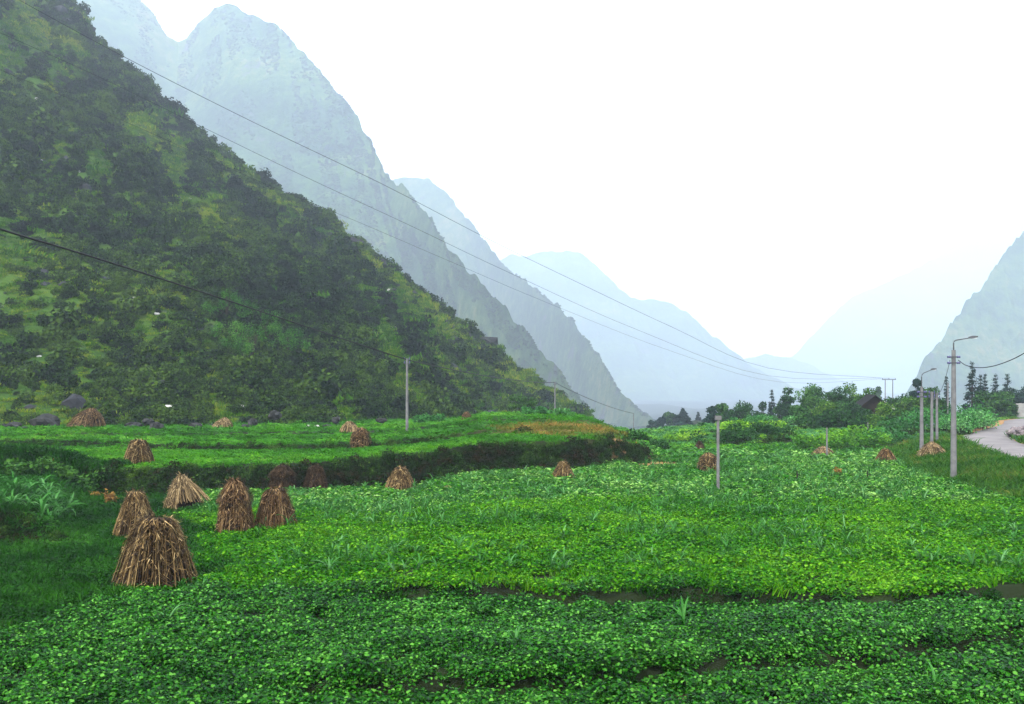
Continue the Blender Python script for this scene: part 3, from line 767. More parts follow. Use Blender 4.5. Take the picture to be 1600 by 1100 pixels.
def flank_scrub():
    out = []
    for V, v in FLANKS[:2]:
        n = 60000; i = R.uniform(0, V.shape[0] - 1.01, n); j = R.uniform(0, V.shape[1] - 1.01, n)
        i0 = i.astype(int); j0 = j.astype(int); fi = (i - i0)[:, None]; fj = (j - j0)[:, None]
        P = V[i0, j0] * (1 - fi) * (1 - fj) + V[i0 + 1, j0] * fi * (1 - fj) + V[i0, j0 + 1] * (1 - fi) * fj + V[i0 + 1, j0 + 1] * fi * fj
        k = (P[:, 1] < 2100) & (fbm(i / V.shape[0] * 30, j / V.shape[1] * 6, 4) + .5 * fbm(P[:, 0] * .012, P[:, 1] * .012, 3) > 0); out.append(P[k])
    P = np.concatenate(out); s = R.uniform(.5, 1.4, len(P)) * np.clip(P[:, 1] / 560, 1.2, 3.2)
    P[:, 2] -= .35 * s
    rot = np.stack([np.zeros(len(P)), np.zeros(len(P)), R.uniform(0, 6.28, len(P))], 1)
    scatter('mountain_scrub', P, rot, np.stack([s, s, s * .8], 1), 'hill_shrub', 'hazy dark scrub on the lower flanks of the mountains behind', 'scrub')
flank_scrub()
slope_set('limestone_outcrops', 12000, 'hill_rock', lambda P, v: np.clip(.02 + .9 * fbm(P[:, 0] * .05, P[:, 2] * .06 + 7, 3) + .12 * ss(.6, .9, v[:, 0]), 0, .6), 1.05, 'grey limestone outcrops jutting from the hillside scrub', 'rocks')
slope_set('pale_rocks', 420, 'hill_pale', lambda P, v: np.full(len(P), .6), .5, 'small pale rocks strewn over the lower hillside', 'rocks', pw=1.3)

# ------------------------------------------------------------------ stacks of cut maize stalks
PROF = {
 'front': [(0, 1), (.4, .82), (.7, .66), (.86, .56), (.95, .46), (1, .22)],
 'cone': [(0, 1), (.3, .84), (.6, .63), (.85, .43), (.96, .32), (1, .14)],
 'dome': [(0, .86), (.2, 1), (.5, .95), (.75, .76), (.92, .45), (1, .08)],
 'tall': [(0, 1), (.3, .95), (.52, .84), (.64, .95), (.74, .80), (.86, .55), (.95, .38), (1, .1)],
 'skirt': [(0, 1), (.25, .93), (.55, .74), (.8, .46), (1, .1)],
 'heap': [(0, 1), (.4, .82), (.7, .55), (.9, .3), (1, .08)],
}
def stalk_units(mat):
    out = []
    for k in range(5):
        m = MB(); b = [.0, .035, .06, .05, .0][k] ; c = R.uniform(-.02, .02)
        m.tube([(b * math.sin(t * math.pi) + c * math.sin(t * 6), c * math.sin(t * 5 + 1), t) for t in (0, .25, .5, .75, 1)], [1 * .018, .017, .015, .012, .007], 4)
        out.append(mesh_from('stalk', np.array(m.v), m.f, mat))
    return out
UNITS = {k: stalk_units(M[k]) for k in ('stalk', 'stalk_pale', 'stalk_red', 'stalk_dark')}

def stack(px, base, top, wpx, prof, mat, label, seed, lean=0.0, single=False, hollow=False, leafy=1.0, depth=1.0, density=1.0):
    r = np.random.RandomState(seed)
    X, Y, Z = ground_hit(px, base)
    H = (base - top) / FOC * Y + .08; Rr = wpx / 2 / FOC * Y
    root = empty('stalk_stack', (X, Y, Z - .05), 0)
    tag(root, label, 'straw stack', 'stacks of dry maize stalks')
    pr = np.array(PROF[prof])
    def surf(t, a, k=1.0):
        q = np.interp(t, pr[:, 0], pr[:, 1]) * Rr * k
        q *= 1 + .10 * math.sin(2 * a + seed) + .07 * math.sin(5 * a + seed * 2)
        return Vector((q * math.cos(a) + lean * Rr * t**1.3, q * math.sin(a) * depth, t * H))
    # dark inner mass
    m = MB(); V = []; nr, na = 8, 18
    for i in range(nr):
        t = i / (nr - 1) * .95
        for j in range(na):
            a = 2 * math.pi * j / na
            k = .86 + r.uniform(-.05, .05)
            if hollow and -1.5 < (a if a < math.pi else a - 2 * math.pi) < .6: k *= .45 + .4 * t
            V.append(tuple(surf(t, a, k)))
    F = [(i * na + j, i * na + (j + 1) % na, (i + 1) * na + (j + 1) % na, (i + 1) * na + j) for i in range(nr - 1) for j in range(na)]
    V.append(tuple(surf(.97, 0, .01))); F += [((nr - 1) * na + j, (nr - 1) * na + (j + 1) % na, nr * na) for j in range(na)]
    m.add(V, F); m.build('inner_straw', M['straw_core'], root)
    # stalks standing around it
    n = int((240 if single else 150) * density)
    mb = MB()
    for i in range(n):
        a = 2 * math.pi * (i + r.uniform(-.8, .8)) / n
        aa = (a + math.pi) % (2 * math.pi) - math.pi
        t0 = max(0, r.uniform(-.02, .05)); t1 = r.uniform(.72, .97)
        k0 = r.uniform(.88, 1.14)
        if hollow and -1.5 < aa < .6: t0 = r.uniform(.28, .45); k0 = r.uniform(1.25, 1.5)
        tw = r.normal(0, .10)
        p0 = surf(t0, a, k0); p1 = surf(t1, a + tw, r.uniform(.85, 1.02)); pm = surf((t0 + t1) / 2, a + tw * .5, 1.0)
        L = (p1 - p0).length
        zz = (p1 - p0).normalized(); out = Vector((math.cos(a), math.sin(a), 0)); xx = (out - zz * out.dot(zz)).normalized(); yy = zz.cross(xx)
        th = r.uniform(.45, 1.0) * (1.0 if single else 1.25) * max(1.0, Y / 45)
        unit = UNITS[mat][r.randint(5)]
        if single:
            o = bpy.data.objects.new('stalk', unit); COL.objects.link(o); o.parent = root
            o.matrix_local = Matrix(((xx.x * th, yy.x * th, zz.x * L, p0.x), (xx.y * th, yy.y * th, zz.y * L, p0.y), (xx.z * th, yy.z * th, zz.z * L, p0.z), (0, 0, 0, 1)))
        else:
            vs_ = [p0 + xx * (v.co.x * th + 0) + yy * (v.co.y * th) + zz * (v.co.z * L) for v in unit.vertices]
            mb.add(vs_, [tuple(p.vertices) for p in unit.polygons])
    if not single:
        tag(mb.build('stalk_sheaf', M[mat], root), kind='stuff')
    # thin stems and dry leaves that fill the gaps and hang from the top
    lf = MB()
    for i in range(int(900 * leafy)):
        a = r.uniform(0, 2 * math.pi); t = r.uniform(.08, 1.0)**.75; aa = (a + math.pi) % (2 * math.pi) - math.pi
        if hollow and -1.5 < aa < .6 and t < .55: continue
        ln = H * r.uniform(.06, .22); w = r.uniform(.006, .02) * max(1, Y / 45)
        pts = []
        K = 4; tw = r.normal(0, .5)
        for k in range(K):
            tt = max(.0, t - ln / H * k / (K - 1)); kk = 1.0 + .14 * math.sin(k / (K - 1) * math.pi) * r.uniform(-.3, 1.5) + .04 * r.uniform(-1, 1)
            pts.append(surf(tt, a + tw * k / K, kk))
        side = Vector((-math.sin(a), math.cos(a), r.uniform(-.5, .5))).normalized() * w
        V = []
        for k, p in enumerate(pts):
            f = (1 - .8 * (k / (K - 1))**2)
            V += [tuple(p - side * f), tuple(p + side * f)]
        lf.add(V, [(2 * k, 2 * k + 1, 2 * k + 3, 2 * k + 2) for k in range(K - 1)])
    for i in range(int(260 * leafy)):                      # untidy crown of tassels and leaf ends
        a = r.uniform(0, 2 * math.pi); t = r.uniform(.55, 1.0)
        p = surf(t, a, r.uniform(.8, 1.04)); d = Vector((math.cos(a) * r.uniform(.3, 1), math.sin(a) * r.uniform(.3, 1), r.uniform(-.9, .9))).normalized() * H * r.uniform(.04, .13)
        s = Vector((-math.sin(a), math.cos(a), 0)) * r.uniform(.012, .03) * max(1, Y / 45)
        lf.add([tuple(p - s), tuple(p + s), tuple(p + d + s * .3), tuple(p + d - s * .3)], [(0, 1, 2, 3)])
    tag(lf.build('dry_leaf_cover', M[mat], root), kind='stuff')
    return root

STACKS = [
 (245, 915, 808, 112, 'front', 'stalk', 'largest and nearest brown stalk stack, at the edge of the dark weeds', dict(single=True)),
 (212, 840, 767, 70, 'cone', 'stalk', 'brown stalk stack right behind the largest stack, a reddish patch low on it', dict(single=True)),
 (290, 797, 742, 62, 'skirt', 'stalk_pale', 'pale lopsided stalk stack with a dark hollow on its right side', dict(single=True, hollow=True, lean=-.22)),
 (367, 834, 750, 54, 'tall', 'stalk_red', 'tall narrow bulging stalk stack, left of the pair at the bean field edge', dict(single=True, leafy=1.6)),
 (430, 824, 763, 60, 'front', 'stalk_red', 'cone shaped stalk stack right of the tall narrow one at the bean field edge', dict(single=True)),
 (441, 773, 726, 38, 'tall', 'stalk_dark', 'dark stalk stack against the bank, left of the two dark ones', dict(leafy=1.3)),
 (494, 770, 728, 36, 'front', 'stalk_dark', 'dark stalk stack against the bank, right of the two dark ones', dict(leafy=1.3)),
 (626, 768, 730, 48, 'cone', 'stalk', 'brown cone stack alone before the middle of the dark bank', dict()),
 (880, 752, 721, 38, 'cone', 'stalk', 'brown stalk stack near the right end of the dark bank', dict()),
 (216, 725, 687, 44, 'front', 'stalk', 'brown stalk stack at the grassy rim of the upper terrace on the left', dict()),
 (563, 699, 669, 30, 'dome', 'stalk_red', 'upright stalk stack on the upper terrace, left of the utility pole', dict()),
 (546, 674, 659, 26, 'cone', 'stalk_pale', 'small pale tent shaped stack just behind the upright terrace stack', dict()),
 (135, 668, 638, 50, 'skirt', 'stalk_red', 'leaning brown stack at the hillside foot, farthest left', dict(lean=.3)),
 (347, 669, 653, 30, 'skirt', 'stalk_pale', 'low pale brown stack among the boulders at the hillside foot', dict(lean=.3)),
 (653, 651, 636, 18, 'dome', 'stalk_red', 'small reddish stack behind the knoll, just right of the utility pole', dict()),
 (729, 656, 644, 15, 'dome', 'stalk_red', 'tiny reddish stack behind the crest of the knoll', dict()),
 (1107, 739, 708, 34, 'dome', 'stalk', 'round brown stack beside the concrete post in the far field', dict(leafy=1.2)),
 (1093, 708, 690, 16, 'cone', 'stalk_dark', 'small dull stack behind the round one by the concrete post', dict()),
 (1286, 715, 698, 36, 'heap', 'stalk_pale', 'wide flattened stack against the yellow green hedge', dict()),
 (1384, 725, 702, 31, 'cone', 'stalk_red', 'neat small cone stack in the open between hedge and lamp posts', dict()),
 (1458, 716, 691, 40, 'skirt', 'stalk_pale', 'broad stack with pale top, nearest the street lamp', dict(lean=-.1)),
 (700, 769, 760, 34, 'heap', 'stalk_pale', 'low scattered heap of straw right of the lone cone stack', dict(density=.6)),
]
for i, (px, b, t, w, pf, mt, lb, kw) in enumerate(STACKS):
    stack(px, b, t, w, pf, mt, lb, 40 + i, **kw)

# ------------------------------------------------------------------ trees and hedges
def tube_np(m, a, b, r0, r1, bend=.1, n=5):
    a = Vector(a); b = Vector(b); off = Vector((R.uniform(-1, 1), R.uniform(-1, 1), .3)) * bend * (b - a).length
    m.tube([a, a.lerp(b, .5) + off, b], [r0, (r0 + r1) / 2, r1], n)

def tree(px, top, wpx, Y, kind, label, seed, base=None, leaf='leaf_a', cat='tree'):
    r = np.random.RandomState(seed)
    X = (px - 800) / FOC * Y; Z = h1(X, Y)
    if base is not None: X, Y, Z = ground_hit(px, base)
    H = CAMZ - (top - HOR) / FOC * Y - Z
    Wd = wpx / FOC * Y / 2
    name = {'conifer': 'conifer_tree'}.get(kind, 'broadleaf_tree')
    root = empty(name, (X, Y, Z)); tag(root, label, cat, 'trees beyond the field')
    tk = MB(); P = []; Dd = []; Nn = []; Sz = []
    if kind == 'conifer':
        tk.tube([(0, 0, -.3), (0, 0, H * .5), (0, 0, H * .98)], [H * .02, H * .013, H * .003], 6)
        tiers = max(16, int(H * 2.0))
        for i in range(tiers):
            t = .08 + .91 * i / (tiers - 1); z = H * t; L = Wd * (1.0 - t) * r.uniform(.8, 1.2) * 1.8 + .10
            nb = 8
            for k in range(nb):
                a = r.uniform(0, 6.28); ln = L * r.uniform(.6, 1.1)
                e = Vector((ln * math.cos(a), ln * math.sin(a), z - ln * .18 + r.normal(0, .05) * H * .2))
                tk.tube([(0, 0, z), e], [.035, .01], 3, False)
                q = 13
                f = r.uniform(.15, 1.05, q)[:, None]
                c = np.array([(0, 0, z)]) * (1 - f) + np.array([tuple(e)]) * f + r.normal(0, .06 * Wd + .04, (q, 3))
                P.append(c); d = rdir(r, q) * .8 + np.array([math.cos(a), math.sin(a), -.35]); Dd.append(d)
                Nn.append(rdir(r, q) * .5 + np.array([0, 0, 1])); Sz.append((r.uniform(.5, 1.0, q) * (.14 + .34 * L)) * max(.8, Y / 140))
        lm = M['needle']
    else:
        crown0 = {'round': .12, 'airy': .30, 'column': .1, 'low': .05}[kind]
        nl = {'round': 22, 'airy': 14, 'column': 18, 'low': 24}[kind]
        zc = H * (crown0 + 1) / 2; hz = H * (1 - crown0) / 2
        tk.tube([(0, 0, -.3), (r.normal(0, .03) * H, r.normal(0, .03) * H, H * .35), (r.normal(0, .05) * H, 0, H * .7)], [H * .028 + .04, H * .022 + .02, H * .008], 7)
        for i in range(nl):
            d = rdir(r, 1)[0]; f = r.uniform(.35, .85)
            c = np.array([d[0] * Wd * f, d[1] * Wd * f * .9, zc + d[2] * hz * f])
            if kind == 'airy': c[2] += .12 * H * abs(d[2])
            cr = r.uniform(.30, .48) * min(Wd, hz * 1.1) * (0.8 if kind == 'airy' else 1.0)
            if kind == 'low': cr *= 1.1
            tube_np(tk, (0, 0, H * r.uniform(.2, .5)), tuple(c), H * .010 + .015, .012, .08, 4)
            q = {'round': 210, 'airy': 110, 'column': 210, 'low': 230}[kind]
            dd = rdir(r, q); fl = np.array([1.15, 1.15, .75])
            P.append(c + dd * fl * (cr * r.uniform(.45, 1.12, q)**.7)[:, None])
            Nn.append(dd * .7 + rdir(r, q) * .5 + np.array([0, 0, .5])); Dd.append(rdir(r, q) + dd * .5 - np.array([0, 0, .3]))
            Sz.append(r.uniform(.14, .34, q) * max(.8, Y / 125))
        lm = M[leaf]
    tk.build('trunk', M['bark'], root, True)
    V, F = leaves(np.concatenate(P), np.concatenate(Dd), np.concatenate(Nn), np.concatenate(Sz), False, 1.2)
    obj('crown', mesh_from('crown', V, F, lm), root)
    return root

TREES = [
 (1019, 655, 16, 252, 'column', 'dark tree at the left end of the far tree row', 'needle'),
 (1031, 651, 15, 256, 'column', 'dark bushy tree next to the left end of the far row', 'needle'),
 (1043, 642, 17, 260, 'column', 'tallest rounded tree in the far left row on the hazy knoll', 'leaf_a'),
 (1055, 648, 9, 262, 'conifer', 'thin small conifer in the far left row', 'needle'),
 (1067, 638, 13, 258, 'conifer', 'pointed conifer at the right end of the far left row', 'needle'),
 (1091, 644, 9, 290, 'conifer', 'very faint conifer in the haze between two tree groups', 'needle'),
 (1110, 628, 20, 150, 'round', 'left half of the clumpy blue green pair above the concrete post', 'needle'),
 (1128, 619, 24, 150, 'round', 'taller right half of the clumpy blue green pair above the concrete post', 'leaf_a'),
 (1143, 634, 22, 142, 'low', 'low dark tree squeezed between two rounder trees on the mound', 'leaf_a'),
 (1161, 629, 44, 132, 'low', 'wide round green tree on the mound, right of the concrete post', 'leaf_a'),
 (1188, 625, 22, 150, 'airy', 'thin hazy tree left of the small pointed conifer', 'leaf_a'),
 (1206, 610, 13, 148, 'conifer', 'pointed conifer on the skyline left of the big grove', 'needle'),
 (1203, 633, 9, 140, 'conifer', 'short conifer below the pointed skyline conifer', 'needle'),
 (1216, 630, 16, 146, 'airy', 'small loose tree between conifer and columnar tree', 'leaf_a'),
 (1231, 604, 32, 136, 'column', 'columnar dark tree standing just left of the big grove', 'leaf_a'),
 (1268, 599, 54, 114, 'low', 'tall dark tree forming the left shoulder of the big grove', 'leaf_a'),
 (1250, 632, 34, 108, 'low', 'dark bushy tree at the lower left corner of the big grove', 'leaf_a'),
 (1288, 622, 40, 108, 'low', 'lighter green tree in the front of the grove', 'leaf_b'),
 (1304, 596, 46, 120, 'low', 'rounded dome tree at the top of the big grove', 'leaf_a'),
 (1330, 596, 50, 126, 'airy', 'airy tree with sky showing through at the top of the grove', 'leaf_b'),
 (1321, 630, 52, 104, 'low', 'dark tree in the middle of the grove', 'leaf_a'),
 (1298, 644, 52, 99, 'low', 'low dark tree at the foot of the grove, left', 'leaf_a'),
 (1345, 640, 50, 101, 'low', 'low dark tree at the foot of the grove beside the wooden house', 'leaf_a'),
 (1262, 646, 40, 91, 'low', 'low dark bush at the front left foot of the grove', 'leaf_a'),
 (1296, 640, 44, 92, 'low', 'dark bushy tree at the front middle foot of the grove', 'leaf_a'),
 (1330, 644, 44, 91, 'low', 'dark bush at the front right foot of the grove', 'leaf_a'),
 (1366, 646, 42, 92, 'low', 'low bush standing before the wooden house', 'leaf_b'),
 (1384, 629, 34, 99, 'low', 'olive bush hiding the right wall of the wooden house', 'leaf_b'),
 (1400, 640, 42, 95, 'low', 'leafy bush between the wooden house and the lamp posts', 'leaf_b'),
 (1353, 604, 36, 118, 'low', 'olive tree above the roof of the wooden house', 'leaf_b'),
 (1372, 596, 11, 300, 'column', 'very pale hazy tree beside the twin pole', 'leaf_a'),
 (1388, 634, 36, 106, 'low', 'bushy olive tree right of the wooden house', 'leaf_b'),
 (1402, 602, 44, 124, 'low', 'green tree right of the twin pole on the skyline', 'leaf_a'),
 (1434, 588, 20, 124, 'round', 'highest tree top behind the second street lamp', 'needle'),
 (1424, 610, 44, 116, 'low', 'broad green tree behind the second street lamp', 'leaf_b'),
 (1452, 602, 34, 119, 'low', 'green tree between the two street lamps', 'leaf_b'),
 (1470, 618, 26, 122, 'low', 'dark tree just left of the front street lamp', 'leaf_a'),
 (1479, 589, 11, 150, 'conifer', 'slim conifer just left of the front street lamp', 'needle'),
 (1519, 567, 26, 128, 'conifer', 'tallest blue conifer right of the front street lamp', 'needle'),
 (1532, 587, 17, 131, 'conifer', 'conifer hugging the tallest blue conifer on its right', 'needle'),
 (1539, 585, 16, 142, 'conifer', 'second pointed conifer in the right hand row', 'needle'),
 (1555, 586, 22, 142, 'conifer', 'middle conifer of the right hand row', 'needle'),
 (1574, 585, 28, 137, 'conifer', 'wide conifer left of the grey house', 'needle'),
 (1536, 608, 28, 126, 'low', 'round dark tree at the far bend, below the tallest conifer', 'leaf_a'),
 (1554, 612, 30, 125, 'low', 'round dark tree at the far bend, middle of three', 'leaf_a'),
 (1571, 603, 28, 126, 'low', 'round dark tree at the far bend, next to the grey house', 'leaf_a'),
 (1600, 592, 34, 150, 'round', 'round tree rising behind the grey house roof', 'needle'),
 (815, 617, 56, 112, 'airy', 'lone tree on the slope behind the knoll', 'leaf_b'),
]
for i, (px, top, w, Y, kd, lb, lf) in enumerate(TREES):
    tree(px, top, w, Y, kd, lb, 300 + i, leaf=lf)

def hedge(pts, hgt, wid, mat, label, seed, per=95, leaf=.2, cat='hedge', name='hedge', wav=.25):
    """a bank of leaves on woody stems along a line of plan points"""
    r = np.random.RandomState(seed)
    pts = np.array(pts, float); c = pts.mean(0); Z0 = h1(*c)
    root = empty(name, (c[0], c[1], Z0)); tag(root, label, cat)
    L = np.linalg.norm(np.diff(pts, axis=0), axis=1); cum = np.concatenate([[0], np.cumsum(L)])
    nl = int(cum[-1] / (.55 * wid) * 2.2) + 3
    P = []; D = []; N = []; S = []; tk = MB()
    for i in range(nl):
        s = r.uniform(0, cum[-1]); x = np.interp(s, cum, pts[:, 0]) + r.normal(0, wid * .28); y = np.interp(s, cum, pts[:, 1]) + r.normal(0, wid * .28)
        zg = h1(x, y) - Z0; hh = hgt * (1 + wav * fbm(np.array([s * .35 + seed]), np.array([1.0]), 3)[0] * 2) * r.uniform(.75, 1.08)
        cr = r.uniform(.32, .5) * min(wid, hgt)
        ctr = np.array([x - c[0], y - c[1], zg + max(hh - cr * .8, cr * .4)])
        tk.tube([(x - c[0] + r.normal(0, .1), y - c[1] + r.normal(0, .1), zg - .15), tuple(ctr)], [.03, .012], 4, False)
        for cc, q in ((ctr, per), (ctr + np.array([0, 0, -cr * .45]), per // 3)):
            d = rdir(r, q); P.append(cc + d * np.array([1.2, 1.2, .85]) * (cr * r.uniform(.6, 1.1, q))[:, None])
            N.append(d * .6 + rdir(r, q) * .5 + np.array([0, 0, .6])); D.append(rdir(r, q) - np.array([0, 0, .2])); S.append(r.uniform(.6, 1.3, q) * leaf)
    P = np.concatenate(P); gz = height(P[:, 0] + c[0], P[:, 1] + c[1]) - Z0; P = P[P[:, 2] > gz + .30 * hgt * r.uniform(.2, 1.0, len(P))]
    kq = len(P)
    V, F = leaves(P, np.concatenate(D)[:kq], np.concatenate(N)[:kq] + np.array([0, 0, .4]), np.concatenate(S)[:kq], False, 1.3)
    tk.build('stems', M['bark'], root)
    tag(obj('foliage', mesh_from('foliage', V, F, M[mat]), root), kind='stuff')
    return root

def gp(px, py): x, y, z = ground_hit(px, py); return (x, y)
def pp(px, Y): return ((px - 800) / FOC * Y, Y)
hedge([pp(1262, 73), pp(1300, 74), pp(1345, 75), pp(1385, 76)], 1.35, 2.6, 'hedge_yellow', 'yellow green hedge with dark foot behind the flattened stack', 1, per=120)
hedge([pp(1285, 78), pp(1330, 79), pp(1375, 79.5)], 1.2, 2.2, 'hedge_yellow', 'second yellow green row behind the hedge by the flattened stack', 2)
hedge([pp(1382, 77), pp(1398, 79)], 1.7, 2.4, 'hedge', 'blue green rounded bush at the right end of the yellow green hedge', 3, per=130)
hedge([pp(1400, 83), pp(1430, 84), pp(1470, 84.5), pp(1505, 84)], 2.1, 2.4, 'hedge', 'long leafy hedge behind the lamp posts', 4, per=120)
hedge([pp(1420, 90), pp(1460, 92), pp(1500, 92), pp(1525, 91)], 2.5, 2.6, 'hedge', 'taller leafy row behind the long hedge by the road bend', 5)
hedge([pp(1490, 81), pp(1508, 84.5), pp(1522, 90), pp(1530, 95)], 2.0, 2.0, 'hedge', 'leafy bush bank along the road bend', 6, per=110)
hedge([pp(1094, 79), pp(1130, 79), pp(1165, 79.5)], 1.5, 2.3, 'hedge_dark', 'dark green hedge behind the concrete post in the far field', 7, per=120)
hedge([pp(1165, 81), pp(1200, 81.5), pp(1240, 82)], 1.2, 1.8, 'hedge_dark', 'low dark hedge above bare earth, left of the flattened stack', 8)
hedge([pp(1110, 86), pp(1150, 88), pp(1200, 90), pp(1240, 90)], 1.2, 2.4, 'hedge_yellow', 'light green crop row halfway up the mound', 9)
hedge([pp(1150, 96), pp(1190, 98), pp(1220, 100)], 1.2, 2.4, 'hedge', 'pale green crop row near the crest of the mound', 10)
hedge([pp(985, 68), pp(1010, 69), pp(1035, 70)], 1.1, 1.8, 'hedge_dark', 'dark bush bank at the right end of the left terrace', 11, per=110)
hedge([pp(1040, 84), pp(1075, 84), pp(1100, 85)], .8, 1.8, 'hedge_yellow', 'low light green row left of the dark hedge in the far field', 12)
hedge([pp(645, 84), pp(665, 84.5), pp(690, 85)], .9, 1.6, 'hedge', 'pale leafy bush patch beside the utility pole on the terrace', 13)
hedge([pp(825, 84), pp(850, 84), pp(880, 82)], .7, 1.4, 'hedge', 'pale leafy patch on the right crest of the knoll', 14)
hedge([pp(20, 45), pp(60, 46), pp(110, 46.5), pp(150, 46.5)], 1.0, 2.0, 'hedge_mid', 'overgrown green bank at the left edge above the maize patch', 15)
hedge([pp(1035, 240), pp(1070, 245), pp(1110, 240)], 2.0, 5.0, 'hedge', 'hazy leafy bush patch on the far left mound', 16, leaf=.35)
for k, (px, py) in enumerate([(352, 500), (398, 520), (378, 545), (420, 545), (392, 565), (448, 560)]):
    # bright clumps on the hillside
    q = NV.reshape(-1, 3); sx = q[:, 0] / q[:, 1] * FOC + 800; sy = HOR - (q[:, 2] - CAMZ) / q[:, 1] * FOC
    dd = np.hypot(sx - px, sy - py); c = q[np.argmin(dd + q[:, 1] * .001)]
    root = empty('bamboo_clump', c); tag(root, 'bright green feathery clump on the hillside, ' + ['highest and farthest left', 'top of the main group', 'left middle of the group', 'right middle of the group', 'lowest of the group', 'farthest right'][k], 'bush', 'bright clumps on the hillside')
    rs = np.random.RandomState(80 + k); m = MB()
    for i in range(9):
        a = rs.uniform(0, 6.28); l = rs.uniform(.5, 1.5)
        m.tube([(0, 0, -.5), (l * .5 * math.cos(a), l * .5 * math.sin(a), 2), (l * math.cos(a), l * math.sin(a), 3.2)], [.06, .04, .02], 4, False)
    m.build('canes', M['bark'], root)
    n = 1700; ctr = rs.normal(0, 1, (12, 3)) * np.array([1.7, 1.2, .7]) + np.array([0, 0, 2.2]); kk = rs.randint(0, 12, n); d = rdir(rs, n)
    V, F = leaves(ctr[kk] + d * rs.uniform(.3, .8, (n, 1)), rdir(rs, n) - np.array([0, 0, .6]), d + np.array([0, 0, .6]), rs.uniform(.14, .32, n), False, .7)
    obj('foliage', mesh_from('foliage', V, F, M['bamboo']), root)

# ------------------------------------------------------------------ posts, lamps, cables
def post(px, base, top, label, r0=.13, r1=.09, fit=None, Y=None, cat='pole', name='utility_pole', group=None):
    if Y is None: X, Y, Z = ground_hit(px, base)
    else: X = (px - 800) / FOC * Y; Z = h1(X, Y)
    H = CAMZ - (top - HOR) / FOC * Y - Z
    root = empty(name, (X, Y, Z)); tag(root, label, cat, group)
    m = MB(); m.tube([(0, 0, -.4), (0, 0, H * .5), (0, 0, H)], [r0, (r0 + r1) / 2, r1], 12); m.build('shaft', M['concrete_pole'], root, False)
    if fit == 'insulators':
        for dz in (.12, .42):
            b = MB(); b.box((0, -.0, H - dz), (.5, .07, .07)); b.build('bracket', M['galvanised'], root)
            for s in (-1, 1):
                q = MB(); q.tube([(s * .2, 0, H - dz + .03), (s * .2, 0, H - dz + .09), (s * .2, 0, H - dz + .12), (s * .2, 0, H - dz + .2)], [.035, .06, .035, .05], 8); q.build('insulator', M['insulator'], root)
    if fit == 'cap':
        q = MB(); q.box((0, 0, H + .10), (.30, .2, .2)); q.build('meter_box', M['concrete_pole'], root)
    return root, Vector((X, Y, Z)), H

def street_lamp(px, base, top, label, head_px, head_py, Y=None, r0=.17):
    root, P, H = post(px, base, top, label, r0, r0 * .62, None, Y, 'street lamp', 'street_lamp')
    q = MB(); q.tube([(0, 0, H - .75), (0, 0, H - .68)], [r0 * .95, r0 * .95], 12); q.build('clamp_band', M['galvanised'], root)
    q = MB(); q.tube([(0, 0, H - .42), (0, 0, H - .35)], [r0 * .92, r0 * .92], 12); q.build('clamp_band', M['galvanised'], root)
    for s in (-1, 1):
        for dz in (.38, .71):
            i = MB(); i.tube([(s * r0 * .8, -.02, H - dz), (s * (r0 + .05), -.02, H - dz), (s * (r0 + .10), -.02, H - dz), (s * (r0 + .17), -.02, H - dz)], [.03, .075, .05, .07], 8); i.build('insulator', M['insulator'], root)
    hx = (head_px - px) / FOC * P.y; hz = CAMZ - (head_py - HOR) / FOC * P.y - P.z
    a = MB(); a.tube([(0, 0, H - .1), (0, 0, H + (hz - H) * .55), (.03, 0, H + (hz - H) * .68), (.12, 0, H + (hz - H) * .77), (hx * .72, 0, hz - .03)], [.04, .036, .034, .032, .028], 8); a.build('arm', M['galvanised'], root, True)
    h = MB(); h.add([(hx * .66, -.05, hz - .05), (hx * .66, .05, hz - .05), (hx * .66, .05, hz + .03), (hx * .66, -.05, hz + .03),
                     (hx * .82, -.10, hz - .06), (hx * .82, .10, hz - .06), (hx * .82, .08, hz + .09), (hx * .82, -.08, hz + .09),
                     (hx * 1.04, -.07, hz + .0), (hx * 1.04, .07, hz + .0), (hx * 1.04, .04, hz + .07), (hx * 1.04, -.04, hz + .07)],
                    [(0, 1, 2, 3), (0, 4, 5, 1), (1, 5, 6, 2), (2, 6, 7, 3), (3, 7, 4, 0), (4, 8, 9, 5), (5, 9, 10, 6), (6, 10, 11, 7), (7, 11, 8, 4), (8, 11, 10, 9)])
    hd = h.build('lamp_head', M['galvanised'], root)
    g = MB(); g.box((hx * .90, 0, hz - .055), (abs(hx) * .18, .13, .05)); g.build('lens', M['lamp_glass'], hd)
    return root, P, H

lampA, LA, HA = street_lamp(1490, 754, 547, 'tall concrete street lamp in front by the road bank', 1526, 527)
lampB, LB, HB = street_lamp(1440, 718, 604, 'farther street lamp beside the broad stack', 1462, 577, r0=.15)
lampB.children[0]['label'] = 'weathered grey concrete shaft'
_, PC, HC = post(1456, 702, 612, 'thin concrete pole, left of two behind the broad stack', .12, .09, 'insulators')
_, PD, HD = post(1464, 694, 614, 'thin concrete pole, right of two behind the broad stack', .11, .08, 'insulators')
post(1481, 0, 598, 'far thin pole among the trees left of the front street lamp', .12, .09, None, 118)
_, PE, HE = post(1122, 772, 656, 'concrete post with a grey box on top in the middle field', .085, .07, 'cap')
_, PF, HF = post(636, 676, 560, 'pale concrete utility pole on the upper terrace', .13, .085, 'insulators')
_, PG, HG = post(867, 0, 597, 'pale utility pole behind the knoll', .15, .10, 'insulators', 150)
_, PH, HH = post(990, 0, 646, 'faint far pole in the valley beyond the knoll', .15, .10, None, 225)
post(1292, 722, 668, 'short slim post beside the flattened stack', .07, .05)
post(1356, 706, 660, 'slim dark post in the yellow green hedge', .06, .045, None, 80)
